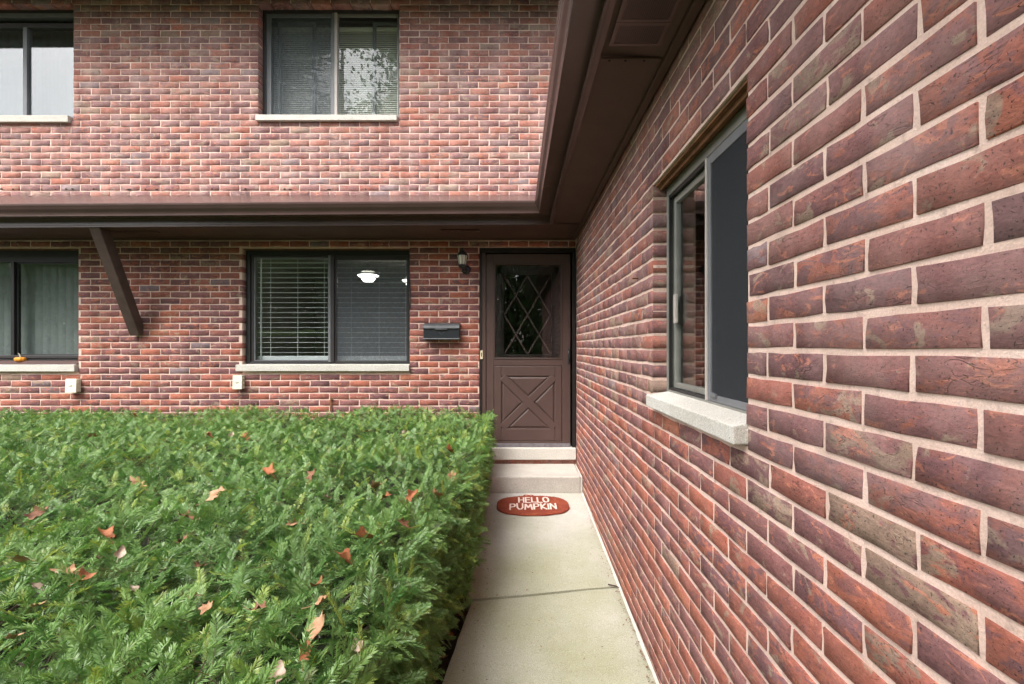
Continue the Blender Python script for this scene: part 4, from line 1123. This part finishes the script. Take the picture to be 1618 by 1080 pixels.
KINDS = {
 'tan': [leaf_mesh('fallen_leaf', 'dead_leaf_tan', .085, 7, (.55, .2), 3), 'broad tan lobed leaf on the hedge'],
 'rust': [leaf_mesh('fallen_leaf', 'dead_leaf_rust', .080, 5, (.8, -.3), 5), 'rust-red curled leaf on the hedge'],
 'brown': [leaf_mesh('fallen_leaf', 'dead_leaf_brown', .070, 6, (1.0, .4), 8), 'dark brown crumpled leaf in the hedge'],
 'pale': [leaf_mesh('fallen_leaf', 'dead_leaf_pale', .050, 3, (1.3, .2), 12), 'small pale rolled leaf on the hedge']}
LV = [(215,765,'tan'),(60,815,'brown'),(166,844,'rust'),(294,820,'brown'),(290,856,'brown'),(32,888,'tan'),(313,897,'brown'),(128,918,'rust'),(155,884,'pale'),(190,876,'pale'),
      (260,903,'pale'),(209,933,'pale'),(307,944,'rust'),(326,963,'tan'),(55,929,'pale'),(60,959,'tan'),(343,784,'tan'),(366,688,'pale'),(213,656,'rust'),(145,690,'tan'),
      (330,688,'rust'),(609,786,'rust'),(651,784,'rust'),(575,848,'rust'),(545,884,'rust'),(594,769,'tan'),(517,788,'pale'),(690,782,'tan'),(494,752,'brown'),(423,744,'rust'),
      (713,754,'tan'),(711,712,'rust'),(636,829,'brown'),(483,1031,'rust'),(440,1067,'pale'),(500,925,'rust'),(506,954,'tan'),(564,1025,'pale'),(408,965,'brown'),(466,829,'tan'),(502,993,'tan'),(580,682,'tan'),(640,684,'pale'),(388,690,'rust'),(105,905,'tan'),(20,1010,'tan')]
for i, (px, py, kd) in enumerate(LV):
    dr = Vector(((px - CX) / F, 1, (CY - py) / F)); t = .6
    while t < 4.75:
        p = dr * t; 
        if CAMZ + p.z < top_z(p.x, p.y) + .012 and p.x < edge_x(p.y, .7) + .02: break
        t += .01
    p = dr * t; loc = Vector((p.x, p.y, CAMZ + p.z + .004))
    (me, stm), lab = KINDS[kd]
    zone = ('beside the path by the step' if loc.y > 2.5 else 'beside the path opposite the wing window') if loc.x > -.62 else ('close to the house wall' if loc.y > 2.9 else ('below the slat-blind window' if px > 250 else 'below the pumpkin window'))
    o = link('fallen_leaf', me, None, loc); tag(o, lab + ', ' + zone, 'leaf', 'fallen leaves on the hedge')
    o.rotation_euler = (R(random.uniform(10, 45)), R(random.uniform(-30, 30)), R(random.uniform(0, 360))); s_ = random.uniform(.6, 1.05) * (.72 if loc.y < 1.35 else 1); o.scale = (s_, s_, s_)
    link('stalk', stm, o)
# leaves and a twig on the soil strip and path
for (x, y, kd) in ((-.345, 2.42, 'rust'), (-.315, 2.60, 'brown'), (-.36, 2.25, 'brown')):
    (me, stm), lab = KINDS[kd]; o = link('fallen_leaf', me, None, (x, y, -.02 if y < 2.69 else path_z(y) + .01)); o.rotation_euler = (R(8), R(5), random.uniform(0, 6)); o.scale = (.7, .7, .7)
    tag(o, 'dead leaf on the soil between the hedge foot and the path', 'leaf', 'dead leaves beside the path')
nd = 420; yy = RNG.uniform(1.0, 4.4, nd); side = RNG.random(nd) < .55
xx = np.where(side, XW - .02 - np.abs(RNG.normal(0, .02, nd)), np.where(RNG.random(nd) < .6, -.25 + np.abs(RNG.normal(0, .05, nd)), RNG.uniform(-.2, .55, nd)))
c_ = np.c_[xx, yy, .039 * (yy - 2.07) + .0035]; th_ = RNG.uniform(0, 6.28, nd); ln_ = RNG.uniform(.003, .010, nd)[:, None]
d1 = np.c_[np.cos(th_), np.sin(th_), RNG.normal(0, .15, nd)] * ln_; d2 = np.c_[-np.sin(th_), np.cos(th_), RNG.normal(0, .15, nd)] * ln_ * .35
o = link('leaf_litter', np_mesh('leaf_litter', np.stack([c_ - d1, c_ - d2, c_ + d1, c_ + d2], 1).reshape(-1, 3), np.arange(4*nd).reshape(-1, 4), 'dead_leaf_brown')); kind(o, 'stuff')
o['label'] = 'specks of brown leaf litter along the path edges'; o['category'] = 'litter'
def flat(px, py):
    t = 1.564 / ((py - CY) / F + .039); return ((px - CX) * t / F, t, path_z(t))
a, b_ = flat(961, 924), flat(981, 930)
tw = MB().tube([(a[0], a[1], a[2] + .004), ((a[0]+b_[0])/2, (a[1]+b_[1])/2 - .004, a[2] + .008), (b_[0], b_[1], b_[2] + .004)], [.004, .0035, .002], 6).build('twig', 'twig')
tag(tw, 'short dark twig on the path at the slab joint by the wall', 'twig')

# ------------------------------------------------------------------ what the windows mirror: trees and a hedge across the lawn
def tree(x, y, h, cr, label, seed):
    r = np.random.default_rng(seed)
    t = thing('tree', label, 'tree', (x, y, -.046), 'trees across the lawn')
    mb = MB(); mb.tube([(0, 0, -.05), (.1, .05, h*.3), (0, -.1, h*.6), (.1, 0, h*.85)], [.24, .18, .11, .04], 10)
    for k in range(9):
        a = r.uniform(0, 6.28); z = h * r.uniform(.35, .75); mb.tube([(0, 0, z), (cr*.4*math.cos(a), cr*.4*math.sin(a), z + h*.08), (cr*.8*math.cos(a), cr*.8*math.sin(a), z + h*.12)], [.08, .05, .02], 6)
    o = mb.build('trunk', 'bark', None, smooth=60); o.parent = t
    n = 24000; C = []
    for k in range(46):
        v = r.normal(0, 1, 3); v /= np.linalg.norm(v); C.append(v * r.uniform(.35, 1) ** .5 * np.array([cr, cr, h * .33]) + np.array([0, 0, h * .66]))
    C = np.array(C); c = C[r.integers(46, size=n)] + r.normal(0, cr * .16, (n, 3))
    u = r.normal(0, 1, (n, 3)); u /= np.linalg.norm(u, axis=1)[:, None]; v = np.cross(u, r.normal(0, 1, (n, 3))); v /= np.linalg.norm(v, axis=1)[:, None]
    s_ = r.uniform(.045, .10, (n, 1)); V = np.stack([c - u*s_*1.3, c - v*s_*.7, c + u*s_*1.3, c + v*s_*.7], 1).reshape(-1, 3)
    T = np.repeat(np.c_[r.random(n), np.zeros(n), np.zeros(n)], 4, 0)
    o = link('crown', np_mesh('crown', V, np.arange(4*n).reshape(-1, 4), 'tree_leaf', T), t)
for k, (x, y, h, cr, lab) in enumerate(((-7.4, -9.3, 17.5, 3.9, 'tall leafy tree across the lawn, mirrored in the upper window'), (-12.5, -15, 12, 3.2, 'tree across the lawn at the far end of the mirrored hedge'),
                                        (-4.2, -15.5, 13, 3.2, 'leafy tree mirrored in the screened half of the lower window'), (2.6, -14, 11, 3.0, 'tree across the lawn in line with the front door'))):
    tree(x, y, h, cr, lab, 40 + k)
mh = thing('clipped_hedge', 'long clipped hedge across the lawn, mirrored in the lower window', 'hedge', (-8, -7.5, -.046))
MB().box(-5.4, 5.4, -.45, .45, 0, 1.95).build('inner_mass', 'hedge_core', None).parent = mh
r = np.random.default_rng(5); n = 16000
c = np.c_[r.uniform(-5.6, 5.6, n), r.uniform(-.6, .6, n), r.uniform(.0, 2.12, n)]; f_ = r.random(n)
c[f_ < .5, 1] = .55 + r.normal(0, .06, (f_ < .5).sum()); c[f_ > .72, 2] = 2.05 + r.normal(0, .05, (f_ > .72).sum())
u = r.normal(0, 1, (n, 3)); u /= np.linalg.norm(u, axis=1)[:, None]; v = np.cross(u, r.normal(0, 1, (n, 3))); v /= np.linalg.norm(v, axis=1)[:, None]
V = np.stack([c - u*.06, c - v*.03, c + u*.06, c + v*.03], 1).reshape(-1, 3); T = np.repeat(np.c_[r.random(n), r.random(n) * .4, np.zeros(n)], 4, 0)
o = link('foliage', np_mesh('foliage', V, np.arange(4*n).reshape(-1, 4), 'yew', T), mh); kind(o, 'stuff')

r = np.random.default_rng(77); n = 60000
px_ = r.uniform(-62, 34, n); hg = 9.2 + 1.2 * np.sin(px_ * .55) + .8 * np.sin(px_ * 1.3 + 2)
c = np.c_[px_, -25 + r.uniform(-1.2, 1.2, n), hg * r.random(n) ** .8]
u = r.normal(0, 1, (n, 3)); u /= np.linalg.norm(u, axis=1)[:, None]; v = np.cross(u, r.normal(0, 1, (n, 3))); v /= np.linalg.norm(v, axis=1)[:, None]
V = np.stack([c - u*.34, c - v*.2, c + u*.34, c + v*.2], 1).reshape(-1, 3); T = np.repeat(np.c_[r.random(n), np.zeros(n), np.zeros(n)], 4, 0)
o = link('woodland', np_mesh('woodland', V, np.arange(4*n).reshape(-1, 4), 'tree_leaf', T)); kind(o, 'stuff'); o['label'] = 'far line of green trees mirrored in the windows'; o['category'] = 'woodland'
if '_w' in house: del house['_w']
